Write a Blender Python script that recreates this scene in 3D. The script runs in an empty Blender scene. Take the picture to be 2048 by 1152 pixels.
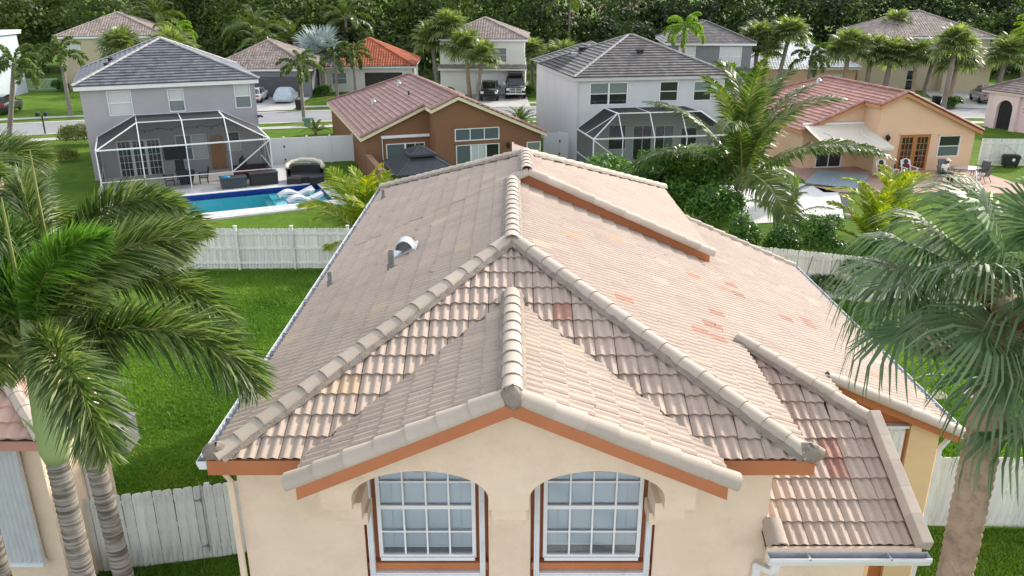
import bpy, math, random
import numpy as np
from mathutils import Vector, Matrix
R=math.radians
sc=bpy.context.scene
COL=sc.collection
# ---------------------------------------------------------------- camera
cam=bpy.data.objects.new('camera',bpy.data.cameras.new('camera')); COL.objects.link(cam)
cam.data.sensor_width=36; cam.data.lens=36*1610/2048; cam.data.clip_end=2000; cam.data.clip_start=.1
cam.location=(0,0,11.5); cam.rotation_euler=(R(90)-math.atan(600/1610),0,0)
sc.camera=cam
# ---------------------------------------------------------------- sky, sun, exposure
SUN_A,SUN_E=R(48),R(27)          # azimuth from +Y towards +X, elevation
wd=bpy.data.worlds.new('World'); sc.world=wd; wd.use_nodes=True
nt=wd.node_tree; bg=nt.nodes['Background']
sky=nt.nodes.new('ShaderNodeTexSky'); sky.sky_type='NISHITA'; sky.sun_disc=False
sky.sun_elevation=SUN_E; sky.sun_rotation=SUN_A; sky.air_density=1.0; sky.dust_density=1.2; sky.ozone_density=.6
hsv=nt.nodes.new('ShaderNodeHueSaturation'); hsv.inputs['Saturation'].default_value=.30   # hazy, whitish sky
nt.links.new(sky.outputs[0],hsv.inputs['Color']); nt.links.new(hsv.outputs[0],bg.inputs[0]); bg.inputs[1].default_value=.15
sl=bpy.data.lights.new('sun','SUN'); sl.energy=1.8; sl.angle=R(3.0); sl.color=(1,.89,.74)
so=bpy.data.objects.new('sun',sl); COL.objects.link(so)
sdir=Vector((math.cos(SUN_E)*math.sin(SUN_A),math.cos(SUN_E)*math.cos(SUN_A),math.sin(SUN_E)))
so.rotation_euler=sdir.to_track_quat('Z','Y').to_euler(); so.location=sdir*60
sc.view_settings.view_transform='Standard'; sc.view_settings.look='None'; sc.view_settings.gamma=1
sc.view_settings.exposure=1.38
sc.cycles.max_bounces=6; sc.cycles.transparent_max_bounces=24; sc.cycles.diffuse_bounces=3; sc.cycles.glossy_bounces=3
sc.cycles.caustics_reflective=False; sc.cycles.caustics_refractive=False
# ---------------------------------------------------------------- materials
MATS={}
def nodes_of(name):
    m=bpy.data.materials.new(name); m.use_nodes=True; t=m.node_tree
    return m,t,t.nodes['Principled BSDF'],t.nodes['Material Output']
def nn(t,kind,**kw):
    n=t.nodes.new(kind)
    for k,v in kw.items(): setattr(n,k,v)
    return n
def c4(c): return (c[0],c[1],c[2],1)
def ramp(t,stops,interp='LINEAR'):
    r=nn(t,'ShaderNodeValToRGB'); e=r.color_ramp.elements; r.color_ramp.interpolation=interp
    while len(e)<len(stops): e.new(.5)
    for el,(p,c) in zip(e,stops): el.position=p; el.color=c4(c)
    return r
def noise(t,scale,detail=4,rough=.6,vec=None,dist=0):
    n=nn(t,'ShaderNodeTexNoise'); n.inputs['Scale'].default_value=scale; n.inputs['Detail'].default_value=detail
    n.inputs['Roughness'].default_value=rough; n.inputs['Distortion'].default_value=dist
    if vec: t.links.new(vec,n.inputs['Vector'])
    return n
def bump(t,b,src,strength,dist):
    n=nn(t,'ShaderNodeBump'); n.inputs['Strength'].default_value=strength; n.inputs['Distance'].default_value=dist
    t.links.new(src,n.inputs['Height']); t.links.new(n.outputs[0],b.inputs['Normal']); return n
def mixc(t,fac,a,b,mode='MIX'):
    m=nn(t,'ShaderNodeMix',data_type='RGBA',blend_type=mode)
    for v,i in ((fac,0),(a,6),(b,7)):
        if hasattr(v,'links') or hasattr(v,'is_linked'): t.links.new(v,m.inputs[i])
        elif i==0: m.inputs[0].default_value=v
        else: m.inputs[i].default_value=c4(v)
    return m.outputs[2]
def mapr(t,v,a,b,c=0.,d=1.):
    n=nn(t,'ShaderNodeMapRange'); t.links.new(v,n.inputs[0])
    for i,x in enumerate((a,b,c,d)): n.inputs[i+1].default_value=x
    return n.outputs[0]
def pm(name,c1,c2=None,scale=3.,rough=.7,bs=60.,bst=0.,bd=.01,spec=.35,metal=0.,stretch=None,dirt=None,coat=0.,tint=0.):
    """general painted / mineral surface: two-tone noise colour, fine bump, optional dirt and per-face tint"""
    if name in MATS: return MATS[name]
    m,t,b,o=nodes_of(name); tc=nn(t,'ShaderNodeTexCoord'); v=tc.outputs['Object']
    if stretch:
        mp=nn(t,'ShaderNodeMapping'); t.links.new(v,mp.inputs[0]); mp.inputs['Scale'].default_value=stretch; v=mp.outputs[0]
    if c2 is None: c2=tuple(x*.88 for x in c1)
    n=noise(t,scale,5,.62,v); col=mixc(t,mapr(t,n.outputs[0],.33,.68),c1,c2)
    if dirt:
        d=noise(t,dirt[1],6,.7,v); col=mixc(t,mapr(t,d.outputs[0],dirt[2],dirt[3],0,dirt[4]),col,dirt[0])
    if tint:
        at=nn(t,'ShaderNodeAttribute',attribute_name='tint'); oi=nn(t,'ShaderNodeObjectInfo')
        ad=nn(t,'ShaderNodeMath',operation='ADD'); t.links.new(at.outputs['Fac'],ad.inputs[0]); t.links.new(oi.outputs['Random'],ad.inputs[1])
        fr=nn(t,'ShaderNodeMath',operation='FRACT'); t.links.new(ad.outputs[0],fr.inputs[0])
        k=mapr(t,fr.outputs[0],0,1,1-tint,1+tint*.6)
        hs=nn(t,'ShaderNodeHueSaturation'); t.links.new(col,hs.inputs['Color']); t.links.new(k,hs.inputs['Value']); col=hs.outputs[0]
    t.links.new(col,b.inputs['Base Color'])
    b.inputs['Roughness'].default_value=rough; b.inputs['Specular IOR Level'].default_value=spec; b.inputs['Metallic'].default_value=metal
    b.inputs['Coat Weight'].default_value=coat
    if bst: bump(t,b,noise(t,bs,4,.6,v).outputs[0],bst,bd)
    MATS[name]=m; return m
def leafmat(name,c1,c2,c3=None,rough=.42,trans=.45,tscale=.6,tcol=None):
    """leaf: diffuse and gloss plus translucency; colour differs leaf by leaf"""
    if name in MATS: return MATS[name]
    m,t,b,o=nodes_of(name); tc=nn(t,'ShaderNodeTexCoord')
    at=nn(t,'ShaderNodeAttribute',attribute_name='tint'); n=noise(t,tscale,3,.6,tc.outputs['Object'])
    ad=nn(t,'ShaderNodeMath',operation='ADD'); t.links.new(at.outputs['Fac'],ad.inputs[0]); t.links.new(n.outputs[0],ad.inputs[1])
    r=ramp(t,[(0.,c1),(.55,c2),(1.,c3 or c2)]); f=mapr(t,ad.outputs[0],.3,1.3); t.links.new(f,r.inputs[0])
    t.links.new(r.outputs[0],b.inputs['Base Color']); b.inputs['Roughness'].default_value=rough; b.inputs['Specular IOR Level'].default_value=.45
    tr=nn(t,'ShaderNodeBsdfTranslucent'); k=mixc(t,1.,r.outputs[0],tcol or (1.5,1.7,.7),'MULTIPLY'); t.links.new(k,tr.inputs[0])
    mx=nn(t,'ShaderNodeMixShader'); mx.inputs[0].default_value=trans
    t.links.new(b.outputs[0],mx.inputs[1]); t.links.new(tr.outputs[0],mx.inputs[2]); t.links.new(mx.outputs[0],o.inputs[0])
    MATS[name]=m; return m
def glassmat(name,c,rough=.06,spec=.7):
    if name in MATS: return MATS[name]
    m,t,b,o=nodes_of(name); b.inputs['Base Color'].default_value=c4(c); b.inputs['Roughness'].default_value=rough
    b.inputs['Specular IOR Level'].default_value=spec; b.inputs['Coat Weight'].default_value=.3
    tc=nn(t,'ShaderNodeTexCoord'); bump(t,b,noise(t,1.3,2,.5,tc.outputs['Object']).outputs[0],.05,.05)
    MATS[name]=m; return m
def clearglass(name,tint=(.92,.96,.99),refl=.04):
    if name in MATS: return MATS[name]
    m,t,b,o=nodes_of(name); tr=nn(t,'ShaderNodeBsdfTransparent'); tr.inputs[0].default_value=c4(tint)
    g=nn(t,'ShaderNodeBsdfGlossy'); g.inputs['Roughness'].default_value=.03
    fr=nn(t,'ShaderNodeLayerWeight'); fr.inputs[0].default_value=.35
    f=mapr(t,fr.outputs['Fresnel'],0,1,refl,1.); mx=nn(t,'ShaderNodeMixShader'); t.links.new(f,mx.inputs[0])
    t.links.new(tr.outputs[0],mx.inputs[1]); t.links.new(g.outputs[0],mx.inputs[2]); t.links.new(mx.outputs[0],o.inputs[0])
    MATS[name]=m; return m
def screenmat(name,op,c=(.02,.022,.025)):
    if name in MATS: return MATS[name]
    m,t,b,o=nodes_of(name); tr=nn(t,'ShaderNodeBsdfTransparent'); b.inputs['Base Color'].default_value=c4(c); b.inputs['Roughness'].default_value=.7
    lw=nn(t,'ShaderNodeLayerWeight'); lw.inputs[0].default_value=.5
    f=mapr(t,lw.outputs['Facing'],0,1,op,min(1,op+.45)); mx=nn(t,'ShaderNodeMixShader'); t.links.new(f,mx.inputs[0])
    t.links.new(tr.outputs[0],mx.inputs[1]); t.links.new(b.outputs[0],mx.inputs[2]); t.links.new(mx.outputs[0],o.inputs[0])
    MATS[name]=m; return m
# ---------------------------------------------------------------- objects
W={}
def fin(o,label=None,cat=None,group=None,kind=None):
    if label: o['label']=label
    if cat: o['category']=cat
    if group: o['group']=group
    if kind: o['kind']=kind
    return o
def T(name,label,cat,loc=(0,0,0),rz=0.,group=None,scale=1.):
    o=bpy.data.objects.new(name,None); COL.objects.link(o); o.empty_display_size=.2
    o.location=loc; o.rotation_euler=(0,0,rz); o.scale=(scale,)*3
    W[o.name]=Matrix.LocRotScale(Vector(loc),Matrix.Rotation(rz,3,'Z'),Vector((scale,)*3))
    return fin(o,label,cat,group)
def wof(o): return W.get(o.name,Matrix())
def link(name,me,parent=None,local=None,kind=None,label=None):
    o=bpy.data.objects.new(name,me); COL.objects.link(o)
    if parent is not None: o.parent=parent
    if local is not None: o.matrix_local=local
    if parent is not None: W[o.name]=wof(parent)@(local if local is not None else Matrix())
    elif local is not None: W[o.name]=local.copy()
    return fin(o,label,None,None,kind)
def copy_tree(o,parent=None):
    c=o.copy(); COL.objects.link(c); c.parent=parent
    for ch in list(o.children): copy_tree(ch,c)
    return c
def frame(o,x,z=None):
    """matrix with origin o, local y along x-dir argument, z up-ish"""
    y=Vector(x).normalized(); zz=Vector(z or (0,0,1)); xx=y.cross(zz).normalized(); zz=xx.cross(y)
    m=Matrix((xx,y,zz)).transposed().to_4x4(); m.translation=Vector(o); return m
class MB:
    def __init__(s): s.v=[]; s.f=[]; s.m=[]; s.t=[]
    def add(s,vs,fs,mi=0,M=None,t=0.):
        b=len(s.v)
        if M is not None: vs=[M@Vector(p) for p in vs]
        s.v.extend(tuple(p) for p in vs)
        for q in fs: s.f.append(tuple(b+i for i in q)); s.m.append(mi); s.t.append(t)
    def poly(s,pts,mi=0,t=0.,M=None): s.add(pts,[tuple(range(len(pts)))],mi,M,t)
    def box(s,x0,x1,y0,y1,z0,z1,mi=0,M=None,t=0.):
        s.add([(x,y,z) for z in (z0,z1) for y in (y0,y1) for x in (x0,x1)],
              [(0,2,3,1),(4,5,7,6),(0,1,5,4),(2,6,7,3),(0,4,6,2),(1,3,7,5)],mi,M,t)
    def bar(s,a,b,w,h=None,mi=0,t=0.,up=(0,0,1)):
        a,b=Vector(a),Vector(b); d=b-a; h=h or w
        if abs(d.normalized().dot(Vector(up)))>.98: up=(0,1,0)
        s.box(-w/2,w/2,0,d.length,-h/2,h/2,mi,frame(a,d,up),t)
    def prism(s,pts,d,mi=0,M=None,t=0.):
        """extrude polygon pts by vector d"""
        n=len(pts); d=Vector(d); vs=[Vector(p) for p in pts]+[Vector(p)+d for p in pts]
        s.add(vs,[tuple(range(n-1,-1,-1)),tuple(range(n,2*n))]+[(i,(i+1)%n,n+(i+1)%n,n+i) for i in range(n)],mi,M,t)
    def tube(s,path,rad,n=8,mi=0,t=0.,cap=True,M=None):
        path=[Vector(p) for p in path]; rad=rad if hasattr(rad,'__len__') else [rad]*len(path)
        vs=[]; fs=[]; prev=None
        for i,p in enumerate(path):
            d=(path[min(i+1,len(path)-1)]-path[max(i-1,0)]).normalized()
            if prev is None: u=d.cross(Vector((0,0,1)) if abs(d.z)<.95 else Vector((1,0,0))).normalized()
            else: u=(prev-d*prev.dot(d)).normalized()
            prev=u; w=d.cross(u)
            for k in range(n):
                a=2*math.pi*k/n; vs.append(p+(u*math.cos(a)+w*math.sin(a))*rad[i])
        for i in range(len(path)-1):
            for k in range(n): k2=(k+1)%n; fs.append((i*n+k,i*n+k2,(i+1)*n+k2,(i+1)*n+k))
        if cap: fs.append(tuple(range(n-1,-1,-1))); fs.append(tuple((len(path)-1)*n+k for k in range(n)))
        s.add(vs,fs,mi,M,t)
    def lathe(s,prof,n=16,mi=0,M=None,t=0.):
        """prof list of (r,z)"""
        vs=[(r*math.cos(2*math.pi*k/n),r*math.sin(2*math.pi*k/n),z) for r,z in prof for k in range(n)]; fs=[]
        for i in range(len(prof)-1):
            for k in range(n): k2=(k+1)%n; fs.append((i*n+k,i*n+k2,(i+1)*n+k2,(i+1)*n+k))
        if prof[0][0]>1e-4: fs.append(tuple(range(n-1,-1,-1)))
        if prof[-1][0]>1e-4: fs.append(tuple((len(prof)-1)*n+k for k in range(n)))
        s.add(vs,fs,mi,M,t)
    def ball(s,c,r,n=10,mi=0,M=None,t=0.):
        r=r if hasattr(r,'__len__') else (r,r,r); k=n//2
        mm=Matrix.Translation(Vector(c))@Matrix.Diagonal((r[0],r[1],r[2],1))
        if M is not None: mm=M@mm
        s.lathe([(math.sin(math.pi*i/k),-math.cos(math.pi*i/k)) for i in range(k+1)],n,mi,mm,t)
    def mesh(s,name,mats,smooth=False,inv=None):
        me=bpy.data.meshes.new(name); v=s.v
        if inv is not None: v=[tuple(inv@Vector(p)) for p in v]
        me.from_pydata(v,[],s.f)
        for m in (mats if isinstance(mats,(list,tuple)) else [mats]): me.materials.append(m)
        if any(s.m): me.polygons.foreach_set('material_index',s.m)
        a=me.attributes.new('tint','FLOAT','FACE'); a.data.foreach_set('value',s.t)
        if smooth: me.polygons.foreach_set('use_smooth',[True]*len(s.f))
        me.update(); return me
    def build(s,name,mats,parent=None,world=False,smooth=False,kind=None,label=None,local=None):
        """vertices are in the parent's space unless world=True"""
        inv=wof(parent).inverted() if (world and parent is not None) else None
        return link(name,s.mesh(name,mats,smooth,inv),parent,local,kind,label)
def bevel(o,w=.01,seg=2):
    m=o.modifiers.new('bevel','BEVEL'); m.width=w; m.segments=seg; m.limit_method='ANGLE'; return o
def clip2(poly,px,py,nx,ny):
    """keep part of polygon (3-D points) where (p-(px,py)).n >= 0 in plan"""
    out=[]; n=len(poly)
    for i in range(n):
        a,b=poly[i],poly[(i+1)%n]; da=(a[0]-px)*nx+(a[1]-py)*ny; db=(b[0]-px)*nx+(b[1]-py)*ny
        if da>=0: out.append(a)
        if (da>=0)!=(db>=0):
            k=da/(da-db); out.append(tuple(a[j]+(b[j]-a[j])*k for j in range(3)))
    return out
def convex_edges(pl):
    ar=sum(pl[i][0]*pl[(i+1)%len(pl)][1]-pl[(i+1)%len(pl)][0]*pl[i][1] for i in range(len(pl)))
    sg=1 if ar>0 else -1; r=[]
    for i in range(len(pl)):
        a,b=pl[i],pl[(i+1)%len(pl)]; dx,dy=b[0]-a[0],b[1]-a[1]; l=math.hypot(dx,dy)
        r.append((a[0],a[1],-dy/l*sg,dx/l*sg))
    return r
random.seed(7)
# ================================================================ palette
def tilemat(name,stops,rough=.75):
    m,t,b,o=nodes_of(name); at=nn(t,'ShaderNodeAttribute',attribute_name='tint'); oi=nn(t,'ShaderNodeObjectInfo')
    sx=nn(t,'ShaderNodeSeparateColor'); t.links.new(oi.outputs['Color'],sx.inputs[0])
    ad=nn(t,'ShaderNodeMath',operation='ADD'); t.links.new(at.outputs['Fac'],ad.inputs[0]); t.links.new(sx.outputs[0],ad.inputs[1])
    r=ramp(t,stops); t.links.new(ad.outputs[0],r.inputs[0]); ge=nn(t,'ShaderNodeNewGeometry'); p=ge.outputs['Position']
    n1=noise(t,1.1,4,.6,p); col=mixc(t,mapr(t,n1.outputs[0],.42,.72,0,.3),r.outputs[0],(.36,.265,.23))
    n2=noise(t,9,5,.7,p); col=mixc(t,mapr(t,n2.outputs[0],.45,.75,0,.35),col,(.60,.50,.40))
    sm=nn(t,'ShaderNodeMapping'); t.links.new(p,sm.inputs[0]); sm.inputs['Scale'].default_value=(.35,1.6,.35); n4=noise(t,1.5,5,.65,sm.outputs[0]); col=mixc(t,mapr(t,n4.outputs[0],.52,.78,0,.25),col,(.24,.19,.165))
    n3=noise(t,26,5,.75,p); col=mixc(t,mapr(t,n3.outputs[0],.56,.72,0,.6),col,(.17,.135,.115))
    t.links.new(col,b.inputs['Base Color']); b.inputs['Roughness'].default_value=rough; b.inputs['Specular IOR Level'].default_value=.3
    bump(t,b,noise(t,70,4,.7,p).outputs[0],.35,.006); MATS[name]=m; return m
TILE=tilemat('concrete_tile',[(0,(.42,.328,.275)),(.25,(.49,.388,.325)),(.5,(.55,.445,.372)),(.7,(.59,.482,.388)),(.8,(.62,.47,.33)),(.86,(.60,.42,.26)),(.91,(.47,.25,.18)),(1,(.33,.15,.125))])
CAP=pm('cap_tile',(.53,.455,.385),(.465,.395,.335),1.4,.8,60,.35,.006,dirt=((.33,.29,.25),3,.55,.78,.5),tint=.12)
MORTAR=pm('mortar',(.36,.31,.26),(.24,.20,.17),8,.95,40,.8,.02)
STUCCO=pm('cream_stucco',(.85,.69,.54),(.79,.63,.485),.9,.9,38,.6,.02,spec=.2,dirt=((.58,.45,.34),1.1,.47,.75,.5))
STUCCO2=pm('ochre_stucco',(.78,.57,.35),(.74,.53,.32),1.2,.9,42,.35,.012,spec=.2)
ORANGE=pm('terracotta_paint',(.50,.19,.085),(.44,.16,.07),1.5,.6,30,.15,.004,dirt=((.33,.12,.06),4,.55,.8,.5))
ORANGEW=pm('rust_wall_paint',(.48,.17,.06),(.43,.15,.05),1.1,.85,42,.3,.01)
WHITE=pm('white_paint',(.80,.81,.82),(.74,.75,.77),2,.4,spec=.45)
GUTTER=pm('white_gutter',(.78,.80,.82),(.70,.72,.75),3,.35,dirt=((.42,.42,.42),3,.55,.8,.5))
GUTTERIN=pm('gutter_inside',(.48,.51,.56),(.36,.38,.42),4,.6)
FELT=pm('roof_felt',(.07,.06,.055),(.05,.045,.04),3,.95)
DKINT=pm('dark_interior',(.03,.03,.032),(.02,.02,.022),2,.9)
BLIND=pm('blind_slats',(.86,.92,.95),(.84,.90,.93),2,.6)
GALV=pm('galvanised_metal',(.55,.58,.60),(.42,.45,.47),6,.4,metal=.7)
PIPE=pm('grey_pipe',(.16,.17,.18),(.22,.23,.24),5,.6)
PANE=clearglass('window_glass')
# ================================================================ roof tiles of the near house
P=.439; SQ=math.sqrt(1+P*P); ZR=7.57; TW=.295; EX=.3238*SQ; TL=EX+.075
def tile_geo(tl=TL,w=TW,seg=6,h=.030,lift=.038,th=.020):
    n=seg*2; vs=[]; fs=[]; g=.004
    for yy,lf in ((0,lift),(tl,0.)):
        for i in range(n+1):
            x=g+(w-2*g)*i/n; k=.5-.5*math.cos(4*math.pi*i/n); vs.append((x,yy,lf+h*k))
    for i in range(n): fs.append((i,i+1,n+2+i,n+1+i))
    b=len(vs)
    for i in range(n+1): x,y,z=vs[i]; vs.append((x,y+.004,z-th))
    c=len(vs); vs+=[vs[i] for i in range(n+1)]
    for i in range(n): fs.append((b+i,b+i+1,c+i+1,c+i))
    vs.append((vs[0][0],0,0)); vs.append((vs[n][0],0,0))
    fs.append((0,n+1,len(vs)-2)); fs.append((n,len(vs)-1,2*n+1))
    return vs,fs
TV,TF=tile_geo()
TILE_ME=MB(); TILE_ME.add(TV,TF); TILE_ME=TILE_ME.mesh('tile',TILE); TILE_ME.polygons.foreach_set('use_smooth',[True]*12+[False]*(len(TF)-12))
CAMP=Vector((0,0,11.5)); TILES=[]
def lay(poly,o,u,up,zo,off=0.,base=.30,red=None,zl=-.075,rowtint=None):
    """lay tiles over convex plan polygon; o eave origin in plan, u along the eave, up the plan direction upslope, zo height at eave"""
    ed=convex_edges(poly); u=Vector((u[0],u[1],0)); s=Vector((up[0],up[1],P))/SQ; n=u.cross(s); fl=n.z<0
    if fl: u=-u; n=-n
    A=[(Vector((q[0],q[1],0))-Vector((o[0],o[1],0))) for q in poly]
    ua=[a.dot(u) for a in A]; va=[a.dot(Vector((up[0],up[1],0)))*SQ for a in A]
    for j in range(int(math.floor((min(va)+.02)/EX)),int(math.ceil(max(va)/EX))):
        for i in range(int(math.floor((min(ua)-off)/TW))-1,int(math.ceil((max(ua)-off)/TW))+1):
            og=Vector((o[0],o[1],zo))+u*(off+i*TW+random.uniform(-.003,.003))+s*(j*EX+random.uniform(-.006,.006))+n*(zl+random.uniform(0,.006))
            c=og+u*(TW/2)+s*(EX/2)
            M=Matrix((u,s,n)).transposed().to_4x4(); M.translation=og
            M=M@Matrix.Rotation(random.gauss(0,.006),4,'Z')@Matrix.Rotation(random.gauss(0,.006),4,'Y')
            if random.random()<.02: M=M@Matrix.Translation((0,-random.uniform(.02,.06),.008))@Matrix.Rotation(random.gauss(0,.05),4,'Z')   # slipped tile
            pts=[M@Vector(q) for q in ((0,0,0),(TW,0,0),(TW,TL,0),(0,TL,0))]
            ins=[all((q[0]-e[0])*e[2]+(q[1]-e[1])*e[3]>=-1e-3 for e in ed) for q in pts]
            v=base+random.gauss(0,.055); 
            if random.random()<.025: v=.68+random.random()*.1
            if rowtint: v+=rowtint(c)
            v=min(.84,max(0,v))
            for (rx,ry,rv,ex) in (red or ()):
                if abs(c.x-rx)<ex*.16 and abs(c.y-ry)<ex*.16: v=rv
            if all(ins): TILES.append([(c-CAMP).length,M,None,v,c]); continue
            vs=[tuple(M@Vector(q)) for q in TV]; mb=MB()
            for q in TF:
                pl=[vs[k] for k in q]
                for e in ed:
                    pl=clip2(pl,*e)
                    if len(pl)<3: break
                if len(pl)>=3: mb.poly(pl)
            if mb.f: TILES.append([(c-CAMP).length,None,mb,v,c])
REDS=[(.95,12.38,.92,1),(3.27,12.39,.92,1.1),(3.29,13.02,.92,1),(1.91,12.23,.91,1),(3.91,13.68,.92,1),(4.27,12.64,.90,1),(3.89,15.91,.9,1),(4.62,16.43,.92,1),(5.56,15.63,.92,1),(6.21,16.04,.91,1),(4.68,16.0,.93,1),(2.17,16.31,.87,1),(4.3,15.9,.89,1),(6.9,14.2,.88,1),(1.2,14.9,.87,1)]
XL=-3.95; YF=8.95; XE=8.15; XA,XB=XE-13*.3238,XE-8*.3238; YB=24.1; YK=17.62
# left slope (two fields with the seam that the photo shows), right slope, raised rear slope
lay([(XL,YF),(0,YF-XL),(0,YK),(XL,YK)],(XL,YF),(0,1),(1,0),ZR+P*XL,base=.42)
lay([(XL,YK),(.33,YK),(.33,YB-4.28),(XL,YB)],(XL,YF),(0,1),(1,0),ZR+P*XL,off=.12,base=.36)
lay([(0,YF+3.94),(XA,YF),(XA,22.1),(0,22.1)],(XE,YF),(0,1),(-1,0),ZR-P*XE,base=.26,red=REDS)  # right-slope fields toned darker to offset the strong light there; same tile
lay([(XA,12.6),(XB,11.1),(XB,22.1),(XA,22.1)],(XE,YF),(0,1),(-1,0),ZR-P*XE,base=.26,red=REDS)
lay([(XB,12.75),(XE,12.75),(XE,22.1),(XB,22.1)],(XE,YF),(0,1),(-1,0),ZR-P*XE,base=.26,red=REDS)
XQ=4.62
lay([(.33,YK+.05),(XQ,YK+.05),(XQ,YB),(.33,YB-4.28)],(XQ,YK+.05),(0,1),(-1,0),ZR+2*P*.33-P*XQ,base=.55)
# front hip face on both sides of the little gable, wing roof, little gable
lay([(XL,YF),(-2.72,YF),(0,11.69),(0,YF-XL)],(-3.9,YF),(1,0),(0,1),ZR+P*XL,base=.42,rowtint=lambda c:random.random()*.12)
lay([(2.72,YF),(XA,YF),(0,YF+3.94),(0,11.69)],(-3.9,YF),(1,0),(0,1),ZR+P*XL,off=.1,base=.3,red=[(.9,11.5,.95,.9)])
lay([(3.5,9.12),(5.62,9.12),(5.62,11.1),(XA,12.6),(3.5,12.6)],(3.5,9.12),(1,0),(0,1),4.36,base=.3,red=[(4.75,10.72,.97,.9),(4.92,10.38,1,.9),(4.75,10.42,.98,.8),(3.98,11.85,.96,1.)],rowtint=lambda c:max(0,(3.95-c.x))*.9)
for sg in (-1,1):
    lay([(0,8.42),(0,11.69),(sg*2.72,8.97),(sg*2.72,8.42)],(sg*2.66,8.42),(0,1),(-sg,0),7.05-P*2.66,base=.38 if sg<0 else .3,rowtint=(lambda c:(.45 if random.random()<.12 and c.x<-1.9 else 0)))
TILES.sort(key=lambda r:r[0])
H=T('tile_roofed_house','cream stucco house with tan concrete tile roof and twin arched gable windows, nearest the viewer','house',(0,14,0)); HI=wof(H).inverted()
deck=MB(); d=-.12
def pl3(pts,f): deck.poly([(x,y,f(x,y)+d) for x,y in pts])
fl=lambda x,y:ZR+P*x
fr=lambda x,y:ZR-P*x
ff=lambda x,y:ZR+P*XL+P*(y-YF)
pl3([(XL,YF),(0,YF-XL),(0,YK),(XL,YK)],fl); pl3([(XL,YK),(.33,YK),(.33,YB-4.28),(XL,YB)],fl)
pl3([(0,YF+3.94),(XA,YF),(XA,22.1),(0,22.1)],fr); pl3([(XA,12.6),(XB,11.1),(XB,22.1),(XA,22.1)],fr); pl3([(XB,12.75),(XE,12.75),(XE,22.1),(XB,22.1)],fr)
pl3([(.33,YK+.05),(XQ,YK+.05),(XQ,YB),(.33,YB-4.28)],lambda x,y:ZR+2*P*.33-P*x); pl3([(XL,YB),(XQ,YB),(.33,YB-4.28)],lambda x,y:ZR+P*.33-P*(y-YB+4.28))
pl3([(XL,YF),(XA,YF),(0,YF+3.94)],ff); pl3([(3.5,9.12),(5.62,9.12),(5.62,11.1),(XA,12.6),(3.5,12.6)],lambda x,y:4.36+P*(y-9.12))
for sg in (-1,1): pl3([(0,8.42),(0,11.69),(sg*2.72,8.97),(sg*2.72,8.42)],lambda x,y:7.05-P*abs(x))
ROOF=deck.build('roof',FELT,H,world=True)
rest=MB()
for k,(dist,M,mb,v,c) in enumerate(TILES):
    if k<300:
        if M is not None: o=link('tile',TILE_ME,ROOF,HI@M)
        else:
            cc=HI@c; o=link('tile',mb.mesh('tile',TILE,inv=Matrix.Translation(-c)),ROOF,Matrix.Translation(cc))
        o.color=(v,0,0,1)
    elif M is not None: rest.add(TV,TF,0,M,v)
    else: rest.add(mb.v,mb.f,0,None,v)
o=rest.build('roof_tiles',TILE,ROOF,world=True,kind='stuff',smooth=False); o.color=(0,0,0,1)
# ---- barrel caps on ridges, hips and rakes
def cap_geo(r0=.130,r1=.118,L=.43,arc=100,n=8,drop=.0):
    vs=[];fs=[]
    for (y,r,zz) in ((0,r0,.008),(L,r1,-.010)):
        for k in range(n+1):
            a=R(-arc+2*arc*k/n); vs.append((r*math.sin(a),y,zz+r*math.cos(a)*.72))
    for k in range(n): fs.append((k+1,k,n+1+k,n+2+k))
    b=len(vs); zf=.008
    for k in range(n+1):
        a=R(-arc+2*arc*k/n); vs.append(((r0-.022)*math.sin(a),.004,zf+(r0-.022)*math.cos(a)*.72))
    c=len(vs); vs+=[vs[k] for k in range(n+1)]
    for k in range(n): fs.append((c+k,c+k+1,b+k+1,b+k))
    return vs,fs
cv,cf=cap_geo(); CAPM=MB(); CAPM.add(cv,cf); CAPM=CAPM.mesh('ridge_cap',CAP); CAPM.polygons.foreach_set('use_smooth',[True]*8+[False]*8)
cv,cf=cap_geo(.132,.112,.43,112); RAKM=MB(); RAKM.add(cv,cf); RAKM=RAKM.mesh('rake_tile',CAP); RAKM.polygons.foreach_set('use_smooth',[True]*8+[False]*8)
mort=MB()
def caps(a,b,kind='ridge_cap',me=None,step=.365,roll=0.,up=(0,0,1),mo=True,zo=-.035,s=1.):
    """a lower end, b upper end"""
    a,b=Vector(a),Vector(b); L=(b-a).length; n=max(1,round(L/step)); st=L/n; d=(b-a)/L
    for i in range(n):
        M=frame(a+d*(i*st-.02)+Vector((0,0,zo)),d,up)@Matrix.Rotation(roll+random.gauss(0,.02),4,'Y')@Matrix.Rotation(random.gauss(0,.012),4,'Z')@Matrix.Diagonal((s,(st+.06)/.43,s,1))
        link(kind,me or CAPM,ROOF,HI@M)
    if mo:
        m=max(2,int(L/.09)); M=frame(a,d,up); vs=[];fs=[]
        for i in range(m+1):
            y=L*i/m
            for x,z in ((-.17,-.06),(-.125,.0),(.125,.0),(.17,-.06)): vs.append((x+math.copysign(random.uniform(-.012,.028),x),y,z-.02+random.uniform(-.015,.015)))
        for i in range(m):
            for k in range(3): q=i*4+k; fs.append((q,q+1,q+5,q+4))
        mort.add(vs,fs,0,M)
zt=.03
caps((XL+.12,YF+.05,ZR+P*XL+zt),(-.06,YF-XL,ZR+zt)); caps((XA-.1,YF+.05,ZR-P*XA+zt),(.06,YF+3.94,ZR+zt))
caps((0,YF-XL-.1,ZR+zt+.02),(0,YK-.25,ZR+zt+.02),step=.36); caps((.33,YK,ZR+P*.33+zt+.02),(.33,YB-4.28,ZR+P*.33+zt+.02))
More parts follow.
